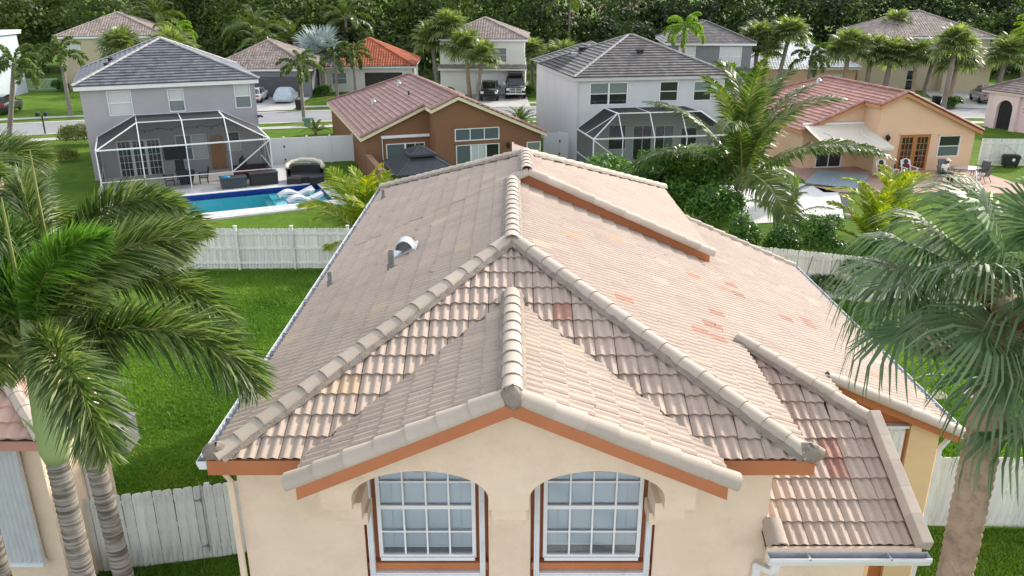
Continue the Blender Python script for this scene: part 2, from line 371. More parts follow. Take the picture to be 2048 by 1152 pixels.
caps((XL,YB,ZR+P*XL+zt),(.33,YB-4.28,ZR+P*.33+zt)); caps((XQ,YB,ZR+2*P*.33-P*XQ+zt),(.33,YB-4.28,ZR+P*.33+zt))
caps((0,8.42,7.05+zt+.02),(0,11.72,7.05+zt+.02),step=.33)
for sg in (-1,1): caps((sg*2.74,8.38,7.09-P*2.74),(sg*.08,8.38,7.09-P*.08),'rake_tile',RAKM,.4,0,(0,-.35,1),False)
caps((XQ,YK,ZR+2*P*.33-P*XQ+.0),(.40,YK,ZR+P*.33+.0),'rake_tile',RAKM,.38,0,(0,-.3,1),False); caps((.02,YK-.05,ZR+.01),(.33,YK,ZR+P*.33),'rake_tile',RAKM,.36,0,(0,-.3,1),False)
caps((5.62,11.05,4.36+P*1.93+.02),(XA-.05,12.62,4.36+P*3.5+.03))
caps((XE+.02,12.72,ZR-P*XE),(XB+.02,12.72,ZR-P*XB),'rake_tile',RAKM,.38,0,(0,-.3,1),False)
caps((XE,22.12,ZR-P*XE),(XQ,22.12,ZR-P*XQ),'rake_tile',RAKM,.38,0,(0,.3,1),False)
# angular rake trim on the wing edge
for i in range(5):
    y0=9.05+i*.405; L=.47; mb=MB(); hh=.10
    mb.prism([(5.50,0,-.02),(5.56,0,hh),(5.72,0,hh),(5.74,0,-.12),(5.70,0,-.12)],(0,L,-.012)); 
    o=mb.build('rake_trim',CAP,ROOF,local=HI@(Matrix.Translation((0,y0,4.36+P*(y0-9.12)+.02+.02))@Matrix.Rotation(math.atan(P)+.02,4,'X')))
    bevel(o,.012)
mort.build('mortar',MORTAR,ROOF,world=True,smooth=True)
rr=random.Random(3)   # cement lumps on the hip feet and the gable top
for q,rad in (((XL+.12,YF+.12,ZR+P*XL+.02),(.2,.16,.13)),((XA-.08,YF+.08,ZR-P*XA+.02),(.2,.15,.13)),((0,8.30,7.06),(.13,.10,.15))):
    mb=MB(); mb.ball(q,rad,10); mb.v=[(x+rr.uniform(-.02,.02),y+rr.uniform(-.02,.02),z+rr.uniform(-.02,.02)) for x,y,z in mb.v]
    mb.build('cement_filler',MORTAR,ROOF,world=True,smooth=True)
link('ridge_cap',CAPM,ROOF,HI@(frame((3.62,9.02,4.36+.02),(0,1,P))@Matrix.Rotation(-.1,4,'Y')@Matrix.Diagonal((1.1,.95,1.25,1))))
# ---- vents
def pipe(x,y,h,r=.045):
    mb=MB(); z=ZR+P*x; mb.tube([(x,y,z-.1),(x,y,z+h)],r,12); mb.tube([(x,y,z-.06),(x,y,z+.04)],r*1.5,12); mb.tube([(x,y,z+h-.005),(x,y,z+h+.002)],r*.75,10,1); return mb.build('vent_pipe',[PIPE,DKINT],ROOF,world=True,smooth=False)
pipe(-2.28,14.42,.3,.06); pipe(-3.63,15.1,.22); pipe(-3.62,22.1,.22)
mb=MB(); vx,vy=-2.12,15.05; vz=ZR+P*vx; n=12
for k in range(n):
    a0,a1=math.pi*k/n,math.pi*(k+1)/n; p=lambda a,y,r=.18:(vx-r*math.cos(a),y,vz+.02+r*1.15*math.sin(a))
    mb.poly([p(a0,vy),p(a1,vy),p(a1,vy+.34),p(a0,vy+.34)]); mb.poly([p(a0,vy+.06,.172),p(a1,vy+.06,.172),(vx,vy+.06,vz)],1)
    mb.poly([p(a0,vy),p(a0,vy,.168),p(a1,vy,.168),p(a1,vy)])
mb.box(vx-.3,vx+.26,vy-.12,vy+.42,vz-.02,vz+.02,0,Matrix.Translation((vx,vy,vz))@Matrix.Rotation(-math.atan(P),4,'Y')@Matrix.Translation((-vx,-vy,-vz)))
mb.build('hood_vent',[GALV,PIPE],ROOF,world=True)
# ---- walls
def wall_open(mb,x0,x1,z0,z1,y,opens,depth=.14,mi=0,mr=None,sgn=1):
    """wall face at y (looking towards -y when sgn=1) with rectangular openings and reveals"""
    xs=sorted({x0,x1,*[q for o in opens for q in o[:2]]}); zs=sorted({z0,z1,*[q for o in opens for q in o[2:4]]})
    for i in range(len(xs)-1):
        for j in range(len(zs)-1):
            cx,cz=(xs[i]+xs[i+1])/2,(zs[j]+zs[j+1])/2
            if any(o[0]<cx<o[1] and o[2]<cz<o[3] for o in opens): continue
            mb.poly([(xs[i],y,zs[j]),(xs[i+1],y,zs[j]),(xs[i+1],y,zs[j+1]),(xs[i],y,zs[j+1])],mi)
    mr=mi if mr is None else mr; yb=y+depth*sgn
    for o in opens:
        a,b,c,d=o[:4]
        for q in ([(a,c),(b,c)],[(b,c),(b,d)],[(b,d),(a,d)],[(a,d),(a,c)]):
            (p,r),(s,u)=q; mb.poly([(p,y,r),(p,yb,r),(s,yb,u),(s,y,u)],mr)
OW=[(-2.07,-.33,3.3,5.66),(.26,2.0,3.3,5.66)]
mb=MB(); wall_open(mb,-3.76,3.56,0,5.5,9.4,OW,.16,0,1)
mb.poly([(-3.76,9.4,0),(-3.76,9.4,5.5),(-3.76,23.7,5.5),(-3.76,23.7,0)]); mb.poly([(3.56,9.4,0),(3.56,13,0),(3.56,13,6),(3.56,9.4,5.5)])
mb.poly([(-3.76,23.7,0),(-3.76,23.7,5.6),(4.4,23.7,5.6),(4.4,23.7,0)]); mb.poly([(4.4,23.7,0),(4.4,23.7,5.6),(4.4,21.8,5.6),(4.4,21.8,0)])
mb.poly([(3.56,9.42,0),(5.05,9.42,0),(5.05,9.42,4.3),(3.56,9.42,4.3)]); mb.poly([(5.05,9.42,0),(5.05,13,0),(5.05,13,5.1),(5.05,9.42,4.3)],2)
mb.poly([(5.05,9.8,0),(5.32,9.8,0),(5.32,9.8,4.4),(5.05,9.8,4.4)],2); mb.poly([(5.32,9.8,0),(5.32,13,0),(5.32,13,5),(5.32,9.8,4.4)],2)
zz=lambda x:ZR-P*x-.1
mb.poly([(5.05,12.98,0),(7.3,12.98,0),(7.3,12.98,zz(7.3)),(5.05,12.98,zz(5.05))],3)
mb.box(7.3,7.85,12.9,13.3,0,zz(7.85),2); mb.poly([(7.85,13.3,0),(7.85,22,0),(7.85,22,4),(7.85,13.3,4)],2); mb.poly([(4.4,21.9,0),(7.85,21.9,0),(7.85,21.9,4.),(4.4,21.9,5.5)],2)
mb.build('wall',[STUCCO,ORANGE,STUCCO2,ORANGEW],H,world=True)
# little gable wall with the two arches, and its corbels
mb=MB(); Y0,Y1=8.72,9.4
def topz(x): return 7.05-P*abs(x)-.17
segs=[(-2.46,-2.06,lambda x:5.20)]
def arch(a,b):
    m,h=(a+b)/2,(b-a)/2; return lambda x:5.36+.42*math.sqrt(max(0,1-((x-m)/h)**2))
segs+=[(-2.06,-.30,arch(-2.06,-.30)),(-.30,.22,lambda x:5.20),(.22,1.96,arch(.22,1.96)),(1.96,2.36,lambda x:5.20)]
last=None
for a,b,fz in segs:
    n=24 if b-a>1 else 4
    xs=[(a+b)/2-(b-a)/2*math.cos(math.pi*i/n) for i in range(n+1)]
    if a<0<b: xs=sorted(xs+[0.])
    for p,q in zip(xs,xs[1:]):
        mb.poly([(p,Y0,fz(p)),(q,Y0,fz(q)),(q,Y0,topz(q)),(p,Y0,topz(p))]); mb.poly([(p,Y0,fz(p)),(p,Y1,fz(p)),(q,Y1,fz(q)),(q,Y0,fz(q))])
    if last is not None: mb.poly([(a,Y0,last),(a,Y0,fz(a)),(a,Y1,fz(a)),(a,Y1,last)])
    last=fz(b)
for x in (-2.46,2.36): mb.poly([(x,Y0,5.20),(x,Y0,topz(x)),(x,Y1,topz(x)),(x,Y1,5.20)])
mb.build('gable_wall',STUCCO,H,world=True)
for xa,xb in ((-2.46,-2.06),(-.30,.22),(1.96,2.36)):
    mid=xa<0<xb; z=5.20; e=.03 if mid else .07; s=0 if mid else (1 if xa<0 else -1)
    mb=MB(); mb.box(xa+(.09 if s>0 else -.09 if s<0 else .03),xb+(.09 if s>0 else -.09 if s<0 else -.03),8.86,9.39,z-.27,z); mb.box(xa+(.16 if s>0 else -.13 if s<0 else .05),xb+(.13 if s>0 else -.16 if s<0 else -.05),9.02,9.39,z-.46,z-.27)
    bevel(mb.build('corbel',STUCCO,H,world=True),.01)
# ---- fascia boards
mb=MB()
for sg in (-1,1):
    mb.prism([(0,8.29,7.02),(sg*2.62,8.29,7.02-P*2.62),(sg*2.62,8.29,6.80-P*2.62),(0,8.29,6.80)],(0,.05,0))
mb.prism([(-2.6,8.34,6.86-P*2.6),(0,8.34,6.86),(2.6,8.34,6.86-P*2.6),(2.6,8.34,6.84-P*2.6),(0,8.34,6.84),(-2.6,8.34,6.84-P*2.6)],(0,.5,0)); mb.build('gable_fascia',ORANGE,H,world=True)
mb=MB(); z=ZR+P*XL
mb.box(XL+.0,-2.55,YF+.0,YF+.06,z-.27,z-.055); mb.box(2.5,XA-.02,YF+.0,YF+.06,z-.27,z-.055); mb.box(XL-.0,XA-.02,YF+.06,9.4,z-.26,z-.24)
mb.box(XL+.02,XL+.06,YF+.09,YB,z-.27,z-.07); mb.box(XA-.06,XA-.02,YF+.09,12.6,z-.27,z-.07)
bevel(mb.build('eave_fascia',ORANGE,H,world=True),.006)
mb=MB(); a=ZR+2*P*.33
mb.prism([(.0,YK+.06,a-P*0.33-.18),(.33,YK+.06,a-P*.33),(XQ-.05,YK+.06,a-P*XQ-.01),(XQ-.05,YK+.06,ZR-P*XQ-.1),(.0,YK+.06,ZR-.1)],(0,.05,0)); mb.build('raised_roof_fascia',ORANGE,H,world=True)
mb=MB(); mb.prism([(XB-.05,12.74,ZR-P*XB-.03),(XE,12.74,ZR-P*XE-.03),(XE,12.74,ZR-P*XE-.27),(XB-.05,12.74,ZR-P*XB-.27)],(0,.05,0)); mb.prism([(XB,12.79,zz(XB)+.02),(XE,12.79,zz(XE)+.02),(XE,12.79,zz(XE)-.02),(XB,12.79,zz(XB)-.02)],(0,.3,0)); mb.build('wing_fascia',ORANGE,H,world=True)
mb=MB(); mb.box(3.5,5.62,9.09,9.13,4.08,4.315); mb.build('porch_fascia',STUCCO,H,world=True)
# ---- gutters and downspouts
def gutter(a,b,out,parent,w=.13,h=.12,sup=True):
    a,b,out=Vector(a),Vector(b),Vector(out); d=(b-a); t=.012; mb=MB()
    prof=[(0,0),(0,-h),(w*.75,-h),(w,-h*.35),(w,0),(w-t,0),(w-t*1.2,-h*.33),(w*.72,-h+t),(t,-h+t),(t,0)]
    n=len(prof); pa=[a+out*x+Vector((0,0,z)) for x,z in prof]; pb=[q+d for q in pa]
    for i in range(n): mb.poly([pa[i],pa[(i+1)%n],pb[(i+1)%n],pb[i]],0 if i<5 or i==9 else 1)
    for q in (pa,pb): mb.poly([q[0],q[1],q[2],q[3],q[4]])
    k=int(d.length/.75)
    for i in range(k if sup else 0): p=a+d*((i+.5)/k); mb.bar(p+Vector((0,0,-.02)),p+out*w+Vector((0,0,-.02)),.02,.03,1)
    return mb.build('gutter',[GUTTER,GUTTERIN],parent,world=True)
z=ZR+P*XL
gutter((XL,YF,z-.06),(XL,YB,z-.06),(-1,0,0),H); gutter((3.5,9.085,4.25),(5.7,9.085,4.25),(0,-1,0),H,.15,.14)
gutter((XE,12.75,ZR-P*XE-.05),(XE,22.1,ZR-P*XE-.05),(1,0,0),H)
def spout(pts,m,parent,w=.085):
    mb=MB()
    for p,q in zip(pts,pts[1:]): mb.bar(p,q,w,w*.75)
    return bevel(mb.build('downspout',m,parent,world=True),.012)
spout([(XL-.05,YF+.25,z-.16),(-3.83,YF+.4,z-.62),(-3.83,YF+.42,.1)],STUCCO,H)
spout([(3.62,9.02,4.14),(3.60,9.02,3.97),(3.47,9.32,3.85),(3.47,9.34,.1)],GUTTER,H,.11)
spout([(8.2,13.0,ZR-P*XE-.15),(7.93,12.95,ZR-P*XE-.5),(7.93,12.95,.1)],GUTTER,H)
# ---- the two front windows
GLD=[]
for wi,(a,b) in enumerate(((-2.02,-.38),(.31,1.95))):
    zb,ztp=3.42,5.6; mb=MB(); y=9.43
    w0,w1,z0,z1=a+.13,b-.13,3.86,5.56; f=.055; ys=y+.02
    for q in ((a-.05,w0,zb-.1,ztp+.05),(w1,b+.05,zb-.1,ztp+.05),(w0,w1,zb-.1,z0),(w0,w1,z1,ztp+.05)): mb.box(q[0],q[1],y+.10,y+.14,q[2],q[3],1)   # painted surround of the sash
    for q in ((w0,w0+f,z0,z1),(w1-f,w1,z0,z1),(w0+f,w1-f,z0,z0+f),(w0+f,w1-f,z1-f,z1)): mb.box(q[0],q[1],ys,ys+.08,q[2],q[3])
    zm=(z0+z1)/2; mb.box(w0+f,w1-f,ys+.004,ys+.07,zm-.03,zm+.03)
    xs=[w0+f+(w1-w0-2*f)*k/4 for k in range(5)]; zs=[z0+f,(z0+f+zm-.03)/2,zm,(zm+.03+z1-f)/2,z1-f]
    for x in xs[1:4]: mb.box(x-.013,x+.013,ys+.012,ys+.034,z0+f,zm-.03); mb.box(x-.013,x+.013,ys+.012,ys+.034,zm+.03,z1-f)
    for q in (zs[1],zs[3]): mb.box(w0+f,w1-f,ys+.009,ys+.03,q-.012,q+.012)
    mb.box(w0+.02,w1-.02,ys-.03,ys+.0,z0-.03,z0+.02)
    mb.box(a-.03,b+.03,y-.02,y+.09,zb+.26,3.80,1)
    win=mb.build('window',[WHITE,ORANGE],H,world=True)
    mb=MB()                                                               # storm shutter tracks
    for x in (a+.0,b-.075):
        mb.box(x,x+.075,9.345,9.43,zb,ztp)
        for k in (.012,.036,.06): mb.box(x+k-.006,x+k+.006,9.335,9.345,zb,ztp)
    mb.box(a+.075,b-.075,9.36,9.43,3.60,3.665); mb.box(a+.075,b-.075,9.35,9.36,3.625,3.64); mb.box(a+.075,b-.075,9.36,9.43,5.56,5.6)
    mb.build('shutter_track',GUTTER,win,world=True)
    for i in range(4):
        for j in range(4):
            mb=MB(); mb.box(xs[i]+.004,xs[i+1]-.004,ys+.036,ys+.042,zs[j]+.004,zs[j+1]-.004); mb.build('pane',PANE,win,world=True)
    mb=MB(); n=34; bot=z0+.18 if wi==0 else z0+.22
    for k in range(n):
        zz_=bot+(z1-bot)*k/n; mb.box(w0+f,w1-f,-.027,.027,-.0015,.0015,0,Matrix.Translation((0,ys+.085,zz_))@Matrix.Rotation(R(80 if wi==0 else 66),4,'X'))
    mb.box(w0+f,w1-f,ys+.07,ys+.1,bot-.05,bot-.02)
    for k in (.12,.5,.88): x=w0+f+(w1-w0-2*f)*k; mb.box(x-.004,x+.004,ys+.06,ys+.064,bot,z1)
    mb.build('blind',BLIND,win,world=True)
    mb=MB(); mb.box(w0+.01,w1-.01,ys+.115,ys+.118,z0+.01,z1-.01); mb.build('dark_room_sheet',DKINT,win,world=True)  # black sheet stands in for the unlit room behind the blind
# shutter panel on the rust wall
mb=MB(); mb.box(6.62,7.2,12.9,12.97,1.6,3.98)
for k in range(4): x=6.68+k*.14; mb.prism([(x,12.9,1.62),(x+.03,12.86,1.62),(x+.08,12.86,1.62),(x+.11,12.9,1.62)],(0,0,2.3))
mb.box(6.58,7.24,12.84,12.97,3.98,4.03); mb.build('storm_panel',GUTTER,H,world=True)
# ================================================================ the neighbours' houses: helpers
def tiled(mb,pts,ex=.36,w=.33,lift=.04,hump=0.,rng=random):
    """stepped tile courses over a convex planar polygon whose first edge is the eave"""
    p=[Vector(q) for q in pts]; u=(p[1]-p[0]).normalized(); n=Vector((0,0,0))
    for i in range(1,len(p)-1): n+=(p[i]-p[0]).cross(p[i+1]-p[0])
    n.normalize(); 
    if n.z<0: n=-n
    s=n.cross(u)
    if s.z<0: s=-s
    q=[((a-p[0]).dot(u),(a-p[0]).dot(s),0.) for a in p]
    if sum(q[i][0]*q[(i+1)%len(q)][1]-q[(i+1)%len(q)][0]*q[i][1] for i in range(len(q)))<0: q=q[::-1]
    bm=max(a[1] for a in q); j=0
    while j*ex<bm-.01:
        b0=j*ex; st=clip2(clip2(q,0,b0,0,1),0,b0+ex,0,-1); j+=1
        if len(st)<3: continue
        a0,a1=min(a[0] for a in st),max(a[0] for a in st); off=(w*.5 if j%2 and not hump else 0); k=math.floor((a0-off)/w)
        while off+k*w<a1:
            x0=off+k*w; k+=1; tn=rng.random(); sub=4 if hump else 1
            for m in range(sub):
                c=clip2(clip2(st,x0+w*m/sub,0,1,0),x0+w*(m+1)/sub,0,-1,0)
                if len(c)<3: continue
                f=lambda a,b:p[0]+u*a+s*b+n*(lift*(1-(b-b0)/ex)+hump*(.5-.5*math.cos(2*math.pi*(a-x0)/w)))
                mb.poly([f(a,b) for a,b,_ in c],0,tn)
                lo=[(a,b) for a,b,_ in c if b<b0+1e-4]
                if len(lo)>=2:
                    l0,l1=min(lo),max(lo); A,B=f(*l0),f(*l1); mb.poly([A-n*lift*1.1,B-n*lift*1.1,B,A],0,tn)
def capline(mb,a,b,r=.12,step=.4):
    a,b=Vector(a),Vector(b); L=(b-a).length; n=max(1,round(L/step)); d=(b-a)/L
    for i in range(n):
        M=frame(a+d*(L*i/n)+Vector((0,0,.01)),d); l=L/n+.05; vs=[];fs=[]; t=random.random()
        for y,rr in ((0,r),(l,r*.85)):
            for k in range(6): an=R(-90+36*k); vs.append((rr*math.sin(an),y,rr*math.cos(an)*.8+.03))
        for k in range(5): fs.append((k+1,k,6+k,7+k))
        fs.append((0,1,2,3,4,5)); mb.add(vs,fs,0,M,t)
def roof_part(H,planes,mat,capsegs=(),capmat=None,ex=.36,w=.33,lift=.04,hump=0.,capr=.12):
    d=MB()
    for pl in planes: d.poly([(q[0],q[1],q[2]-.03) for q in pl])
    rf=d.build('roof',FELT,H)
    t=MB()
    for pl in planes: tiled(t,pl,ex,w,lift,hump)
    t.build('roof_tiles',mat,rf,kind='stuff')
    if capsegs:
        t=MB()
        for a,b in capsegs: capline(t,a,b,capr)
        t.build('ridge_tiles',capmat or mat,rf,kind='stuff')
    return rf
def wall_poly(mb,outline,y,opens=(),depth=.12,mi=0,mr=None):
    """wall face in plane y, convex outline in (x,z), rectangular openings with reveals"""
    ed=convex_edges(outline); X=[q[0] for q in outline]; Z=[q[1] for q in outline]
    xs=sorted({min(X),max(X),*[q for o in opens for q in o[:2]]}); zs=sorted({min(Z),max(Z),*[q for o in opens for q in o[2:4]]})
    for i in range(len(xs)-1):
        for j in range(len(zs)-1):
            cx,cz=(xs[i]+xs[i+1])/2,(zs[j]+zs[j+1])/2
            if any(o[0]<cx<o[1] and o[2]<cz<o[3] for o in opens): continue
            pl=[(xs[i],zs[j],0.),(xs[i+1],zs[j],0.),(xs[i+1],zs[j+1],0.),(xs[i],zs[j+1],0.)]
            for e in ed:
                pl=clip2(pl,*e)
                if len(pl)<3: break
            if len(pl)>=3: mb.poly([(a,y,b) for a,b,_ in pl],mi)
    mr=mi if mr is None else mr
    for o in opens:
        a,b,c,d=o[:4]; yb=y+depth
        for (p,r),(s,u) in (((a,c),(b,c)),((b,c),(b,d)),((b,d),(a,d)),((a,d),(a,c))): mb.poly([(p,y,r),(p,yb,r),(s,yb,u),(s,y,u)],mr)
GD=glassmat('dark_window_glass',(.018,.022,.028)); GB=glassmat('window_with_blind',(.55,.60,.60),.25,.5); GG=glassmat('grey_window_glass',(.20,.24,.24),.1,.6); GR=glassmat('blue_grey_glass',(.10,.13,.15),.05,.8)
def window(H,x0,x1,z0,z1,y=0.,nx=1,nz=2,fm=None,gm=None,fw=.06,mw=.05,name='window',M=None,sub=None):
    fm=fm or WHITE; mb=MB(); yf,yb=y-.035,y+.09
    for q in ((x0,x0+fw,z0,z1),(x1-fw,x1,z0,z1),(x0+fw,x1-fw,z0,z0+fw),(x0+fw,x1-fw,z1-fw,z1)): mb.box(q[0],q[1],yf,yb,q[2],q[3],0,M)
    xs=[x0+fw+(x1-x0-2*fw)*k/nx for k in range(nx+1)]; zs=[z0+fw+(z1-z0-2*fw)*k/nz for k in range(nz+1)]
    for x in xs[1:-1]: mb.box(x-mw/2,x+mw/2,yf+.012,yb-.01,z0+fw,z1-fw,0,M)
    for z in zs[1:-1]: mb.box(x0+fw,x1-fw,yf+.016,yb-.014,z-mw/2,z+mw/2,0,M)
    o=mb.build(name,fm,H); gms=gm if isinstance(gm,(list,tuple)) else [gm or GD]
    for i in range(nx):
        for j in range(nz):
            mb=MB(); mb.box(xs[i]+mw*.3,xs[i+1]-mw*.3,y+.03,y+.05,zs[j]+mw*.3,zs[j+1]-mw*.3,0,M); mb.build('pane',gms[(j*nx+i)%len(gms)] if len(gms)!=nz else gms[j],o)
    return o
def hip_planes(x0,x1,y0,y1,ze,pitch):
    """hip roof; returns planes, cap segments"""
    w,d=x1-x0,y1-y0
    if w<=d: h=w/2; a,b=((x0+x1)/2,y0+h),((x0+x1)/2,y1-h)
    else: h=d/2; a,b=(x0+h,(y0+y1)/2),(x1-h,(y0+y1)/2)
    zr=ze+pitch*h; A=(a[0],a[1],zr); B=(b[0],b[1],zr); c=[(x0,y0,ze),(x1,y0,ze),(x1,y1,ze),(x0,y1,ze)]
    if w<=d: pl=[[c[0],c[1],A],[c[1],c[2],B,A],[c[2],c[3],B],[c[3],c[0],A,B]]; cs=[(c[0],A),(c[1],A),(c[2],B),(c[3],B),(A,B)]
    else: pl=[[c[0],c[1],B,A],[c[1],c[2],B],[c[2],c[3],A,B],[c[3],c[0],A]]; cs=[(c[0],A),(c[3],A),(c[1],B),(c[2],B),(A,B)]
    if (Vector(A)-Vector(B)).length<.05: pl=[[v for i,v in enumerate(p) if i<3] if len(p)==4 else p for p in pl]; cs=cs[:-1]
    return pl,cs
def box_walls(H,x0,x1,y0,y1,z1,mat,opens=(),z0=0.,name='wall'):
    mb=MB(); wall_poly(mb,[(x0,z0),(x1,z0),(x1,z1),(x0,z1)],y0,opens); 
    mb.poly([(x0,y0,z0),(x0,y0,z1),(x0,y1,z1),(x0,y1,z0)]); mb.poly([(x1,y0,z0),(x1,y1,z0),(x1,y1,z1),(x1,y0,z1)]); mb.poly([(x1,y1,z0),(x0,y1,z0),(x0,y1,z1),(x1,y1,z1)])
    return mb.build(name,mat,H)
def fascia(H,x0,x1,y0,y1,z0,z1,mat,t=.04):
    mb=MB(); mb.box(x0,x1,y0,y0+t,z0,z1); mb.box(x0,x1,y1-t,y1,z0,z1); mb.box(x0,x0+t,y0+t,y1-t,z0,z1); mb.box(x1-t,x1,y0+t,y1-t,z0,z1)
    mb.poly([(x0+t,y0+t,z0+.01),(x1-t,y0+t,z0+.01),(x1-t,y1-t,z0+.01),(x0+t,y1-t,z0+.01)]); return mb.build('fascia',mat,H)
def tm(name,a,b,rough=.6,t=.3): return pm(name,a,b,1.2,rough,50,.25,.006,tint=t,dirt=((a[0]*.5,a[1]*.5,a[2]*.5),3,.55,.8,.5))
SLATE=tm('slate_grey_tile',(.135,.145,.17),(.175,.185,.21)); SLATE2=tm('brownish_grey_tile',(.15,.14,.142),(.19,.178,.178))
CLAY=tm('rose_clay_tile',(.36,.215,.19),(.30,.175,.16),.7,.22); ROSE=tm('pink_clay_tile',(.44,.22,.185),(.38,.19,.165),.7,.22)
RED=tm('orange_red_tile',(.46,.125,.05),(.38,.095,.04),.6,.35); TAUPE=tm('taupe_tile',(.36,.30,.27),(.27,.22,.20),.7,.3); MAUVE=tm('mauve_tile',(.26,.20,.19),(.20,.16,.155),.7,.3)
WTILE=tm('white_painted_tile',(.86,.88,.90),(.80,.83,.86),.5,.08)
GREYST=pm('lilac_grey_stucco',(.42,.415,.44),(.385,.38,.405),.8,.9,42,.3,.01,spec=.2)
PALEST=pm('pale_grey_stucco',(.62,.635,.645),(.57,.585,.60),.7,.9,42,.25,.01,spec=.2)
BROWNST=pm('brown_stucco',(.235,.125,.072),(.21,.11,.062),.9,.9,40,.35,.012,spec=.2)
PEACHST=pm('peach_stucco',(.74,.51,.35),(.70,.47,.32),.8,.9,42,.3,.01,spec=.2)
PINKST=pm('pink_stucco',(.76,.60,.60),(.72,.56,.57),.8,.9,42,.3,.01,spec=.2)
OFFWH=pm('off_white_stucco',(.74,.72,.68),(.70,.68,.64),.8,.9,42,.25,.01,spec=.2)
TANST=pm('tan_stucco',(.55,.47,.34),(.50,.43,.31),.8,.9,42,.25,.01,spec=.2)
DGREYST=pm('dark_grey_stucco',(.22,.225,.24),(.20,.205,.22),.8,.9,42,.25,.01,spec=.2)
CREAMTR=pm('cream_trim',(.75,.67,.45),(.70,.62,.42),2,.6); BLACKM=pm('black_metal',(.015,.015,.017),(.02,.02,.022),4,.45); WICK=pm('dark_wicker',(.035,.035,.038),(.02,.02,.022),30,.7,80,.6,.01)
SCRN=screenmat('insect_screen',.26); SCRN2=screenmat('darkened_roof_screen',.86,(.012,.013,.015)); WOOD=pm('pine_boards',(.40,.22,.09),(.30,.15,.06),3,.6,30,.2,.004,stretch=(6,6,.6))  # roof panels: same screen, the dark interior below put into a blacker, denser tone
# ================================================================ lilac-grey two-storey house on the left
G1=T('two_storey_house','lilac-grey two-storey house with slate-coloured hip roof, beyond the swimming pool','house',(-26.5,50.4,0),R(24.6))
w1=[(1.45,2.85,3.98,5.5),(4.95,5.92,4.02,5.46),(9.02,10.05,4.02,5.56)]
w0=[(1.5,4.1,.02,2.4),(5.0,6.93,.85,2.52),(8.2,9.05,1.25,2.52)]
box_walls(G1,0,10.3,0,11.2,5.75,GREYST,w1+w0)
pl,cs=hip_planes(-.35,10.65,-.4,11.9,5.9,.43); roof_part(G1,pl,SLATE,cs,pm('pale_grey_cap',(.42,.42,.43),(.34,.34,.36),3,.7,tint=.15),.36,.33,.075)
fascia(G1,-.3,10.6,-.36,11.8,5.62,5.88,WHITE)
for a in w1: window(G1,*a,0,1,2,WHITE,[GG if a[0]>3 else GB,GB])
d=window(G1,1.5,2.38,.02,2.4,0,3,5,WHITE,GD,.09,.03,'glass_door'); window(G1,2.38,3.22,.02,2.4,0,3,5,WHITE,GD,.09,.03,'glass_door'); window(G1,3.22,4.1,.02,2.4,0,3,5,WHITE,GD,.09,.03,'glass_door')
window(G1,5.0,6.0,.85,2.52,0,1,2,WHITE,GG); window(G1,6.0,6.93,.85,2.52,0,1,2,WHITE,GB); window(G1,8.2,9.05,1.25,2.52,0,1,2,WHITE,[GB,GD])
for vx,vy,vz in ((1.7,2.2,0),(1.9,5.2,0)):
    mb=MB(); z=5.9+.43*(vx+.35); mb.box(vx-.15,vx+.15,vy-.15,vy+.15,z,z+.2); mb.prism([(vx-.2,vy-.2,z+.2),(vx+.2,vy-.2,z+.26),(vx+.2,vy-.2,z+.31),(vx-.2,vy-.2,z+.25)],(0,.4,0)); mb.build('roof_vent',BLACKM,G1)
mb=MB(); mb.box(10.28,10.36,-.06,-.01,.1,5.6); mb.build('downspout',GREYST,G1)
mb=MB(); mb.bar((10.3,-.02,3.5),(10.5,-.2,3.5),.05); mb.bar((10.45,-.2,3.5),(10.35,-.35,3.42),.1,.1); mb.bar((10.5,-.15,3.5),(10.62,-.3,3.42),.1,.1); mb.build('floodlight',BLACKM,G1)
mb=MB(); n=40; pp=[(2.8+6.4*k/n,-.25-.1*math.sin(k*.3),3.12-.14*abs(math.sin(k*math.pi/8))) for k in range(n+1)]; mb.tube(pp,.014,5)
for k in range(3,40,5): mb.ball((pp[k][0],pp[k][1],pp[k][2]-.09),(.035,.035,.06),6)
mb.build('string_lights',BLACKM,G1)
# arched board gate panel leaning on the wall, tv under cover: things of their own
def wp(H,p): return wof(H)@Vector(p)
PD=T('arched_wooden_door','tall arched pine-board door leaning on the grey wall','door',wp(G1,(7.57,-.12,0)),R(24.6))
for k in range(5):
    a,b=-.44+k*.176,-.44+(k+1)*.176-.008; mb=MB(); h=lambda x:2.12+.22*math.sqrt(max(0,1-(x/.46)**2)); mb.prism([(a,0,.05),(b,0,.05),(b,0,h(b)),((a+b)/2,0,h((a+b)/2)),(a,0,h(a))],(0,.05,0)); mb.build('board',WOOD,PD)
mb=MB(); mb.box(-.42,.42,.052,.08,.4,.52); mb.box(-.42,.42,.052,.08,1.7,1.82); mb.build('batten',WOOD,PD)
TVO=T('covered_television','black covered television mounted on the grey wall','television',wp(G1,(4.88,-.18,1.5)),R(24.6))
mb=MB(); mb.box(-.66,.66,-.08,.08,-.42,.42); mb.prism([(-.66,-.08,-.42),(-.6,-.08,-.5),(.58,-.08,-.47),(.66,-.08,-.42)],(0,.14,0)); bevel(mb.build('cover',pm('black_cloth',(.025,.025,.027),(.04,.04,.042),5,.85),TVO),.03); mb=MB(); mb.box(-.1,.1,.08,.17,-.1,.1); mb.build('bracket',BLACKM,TVO)
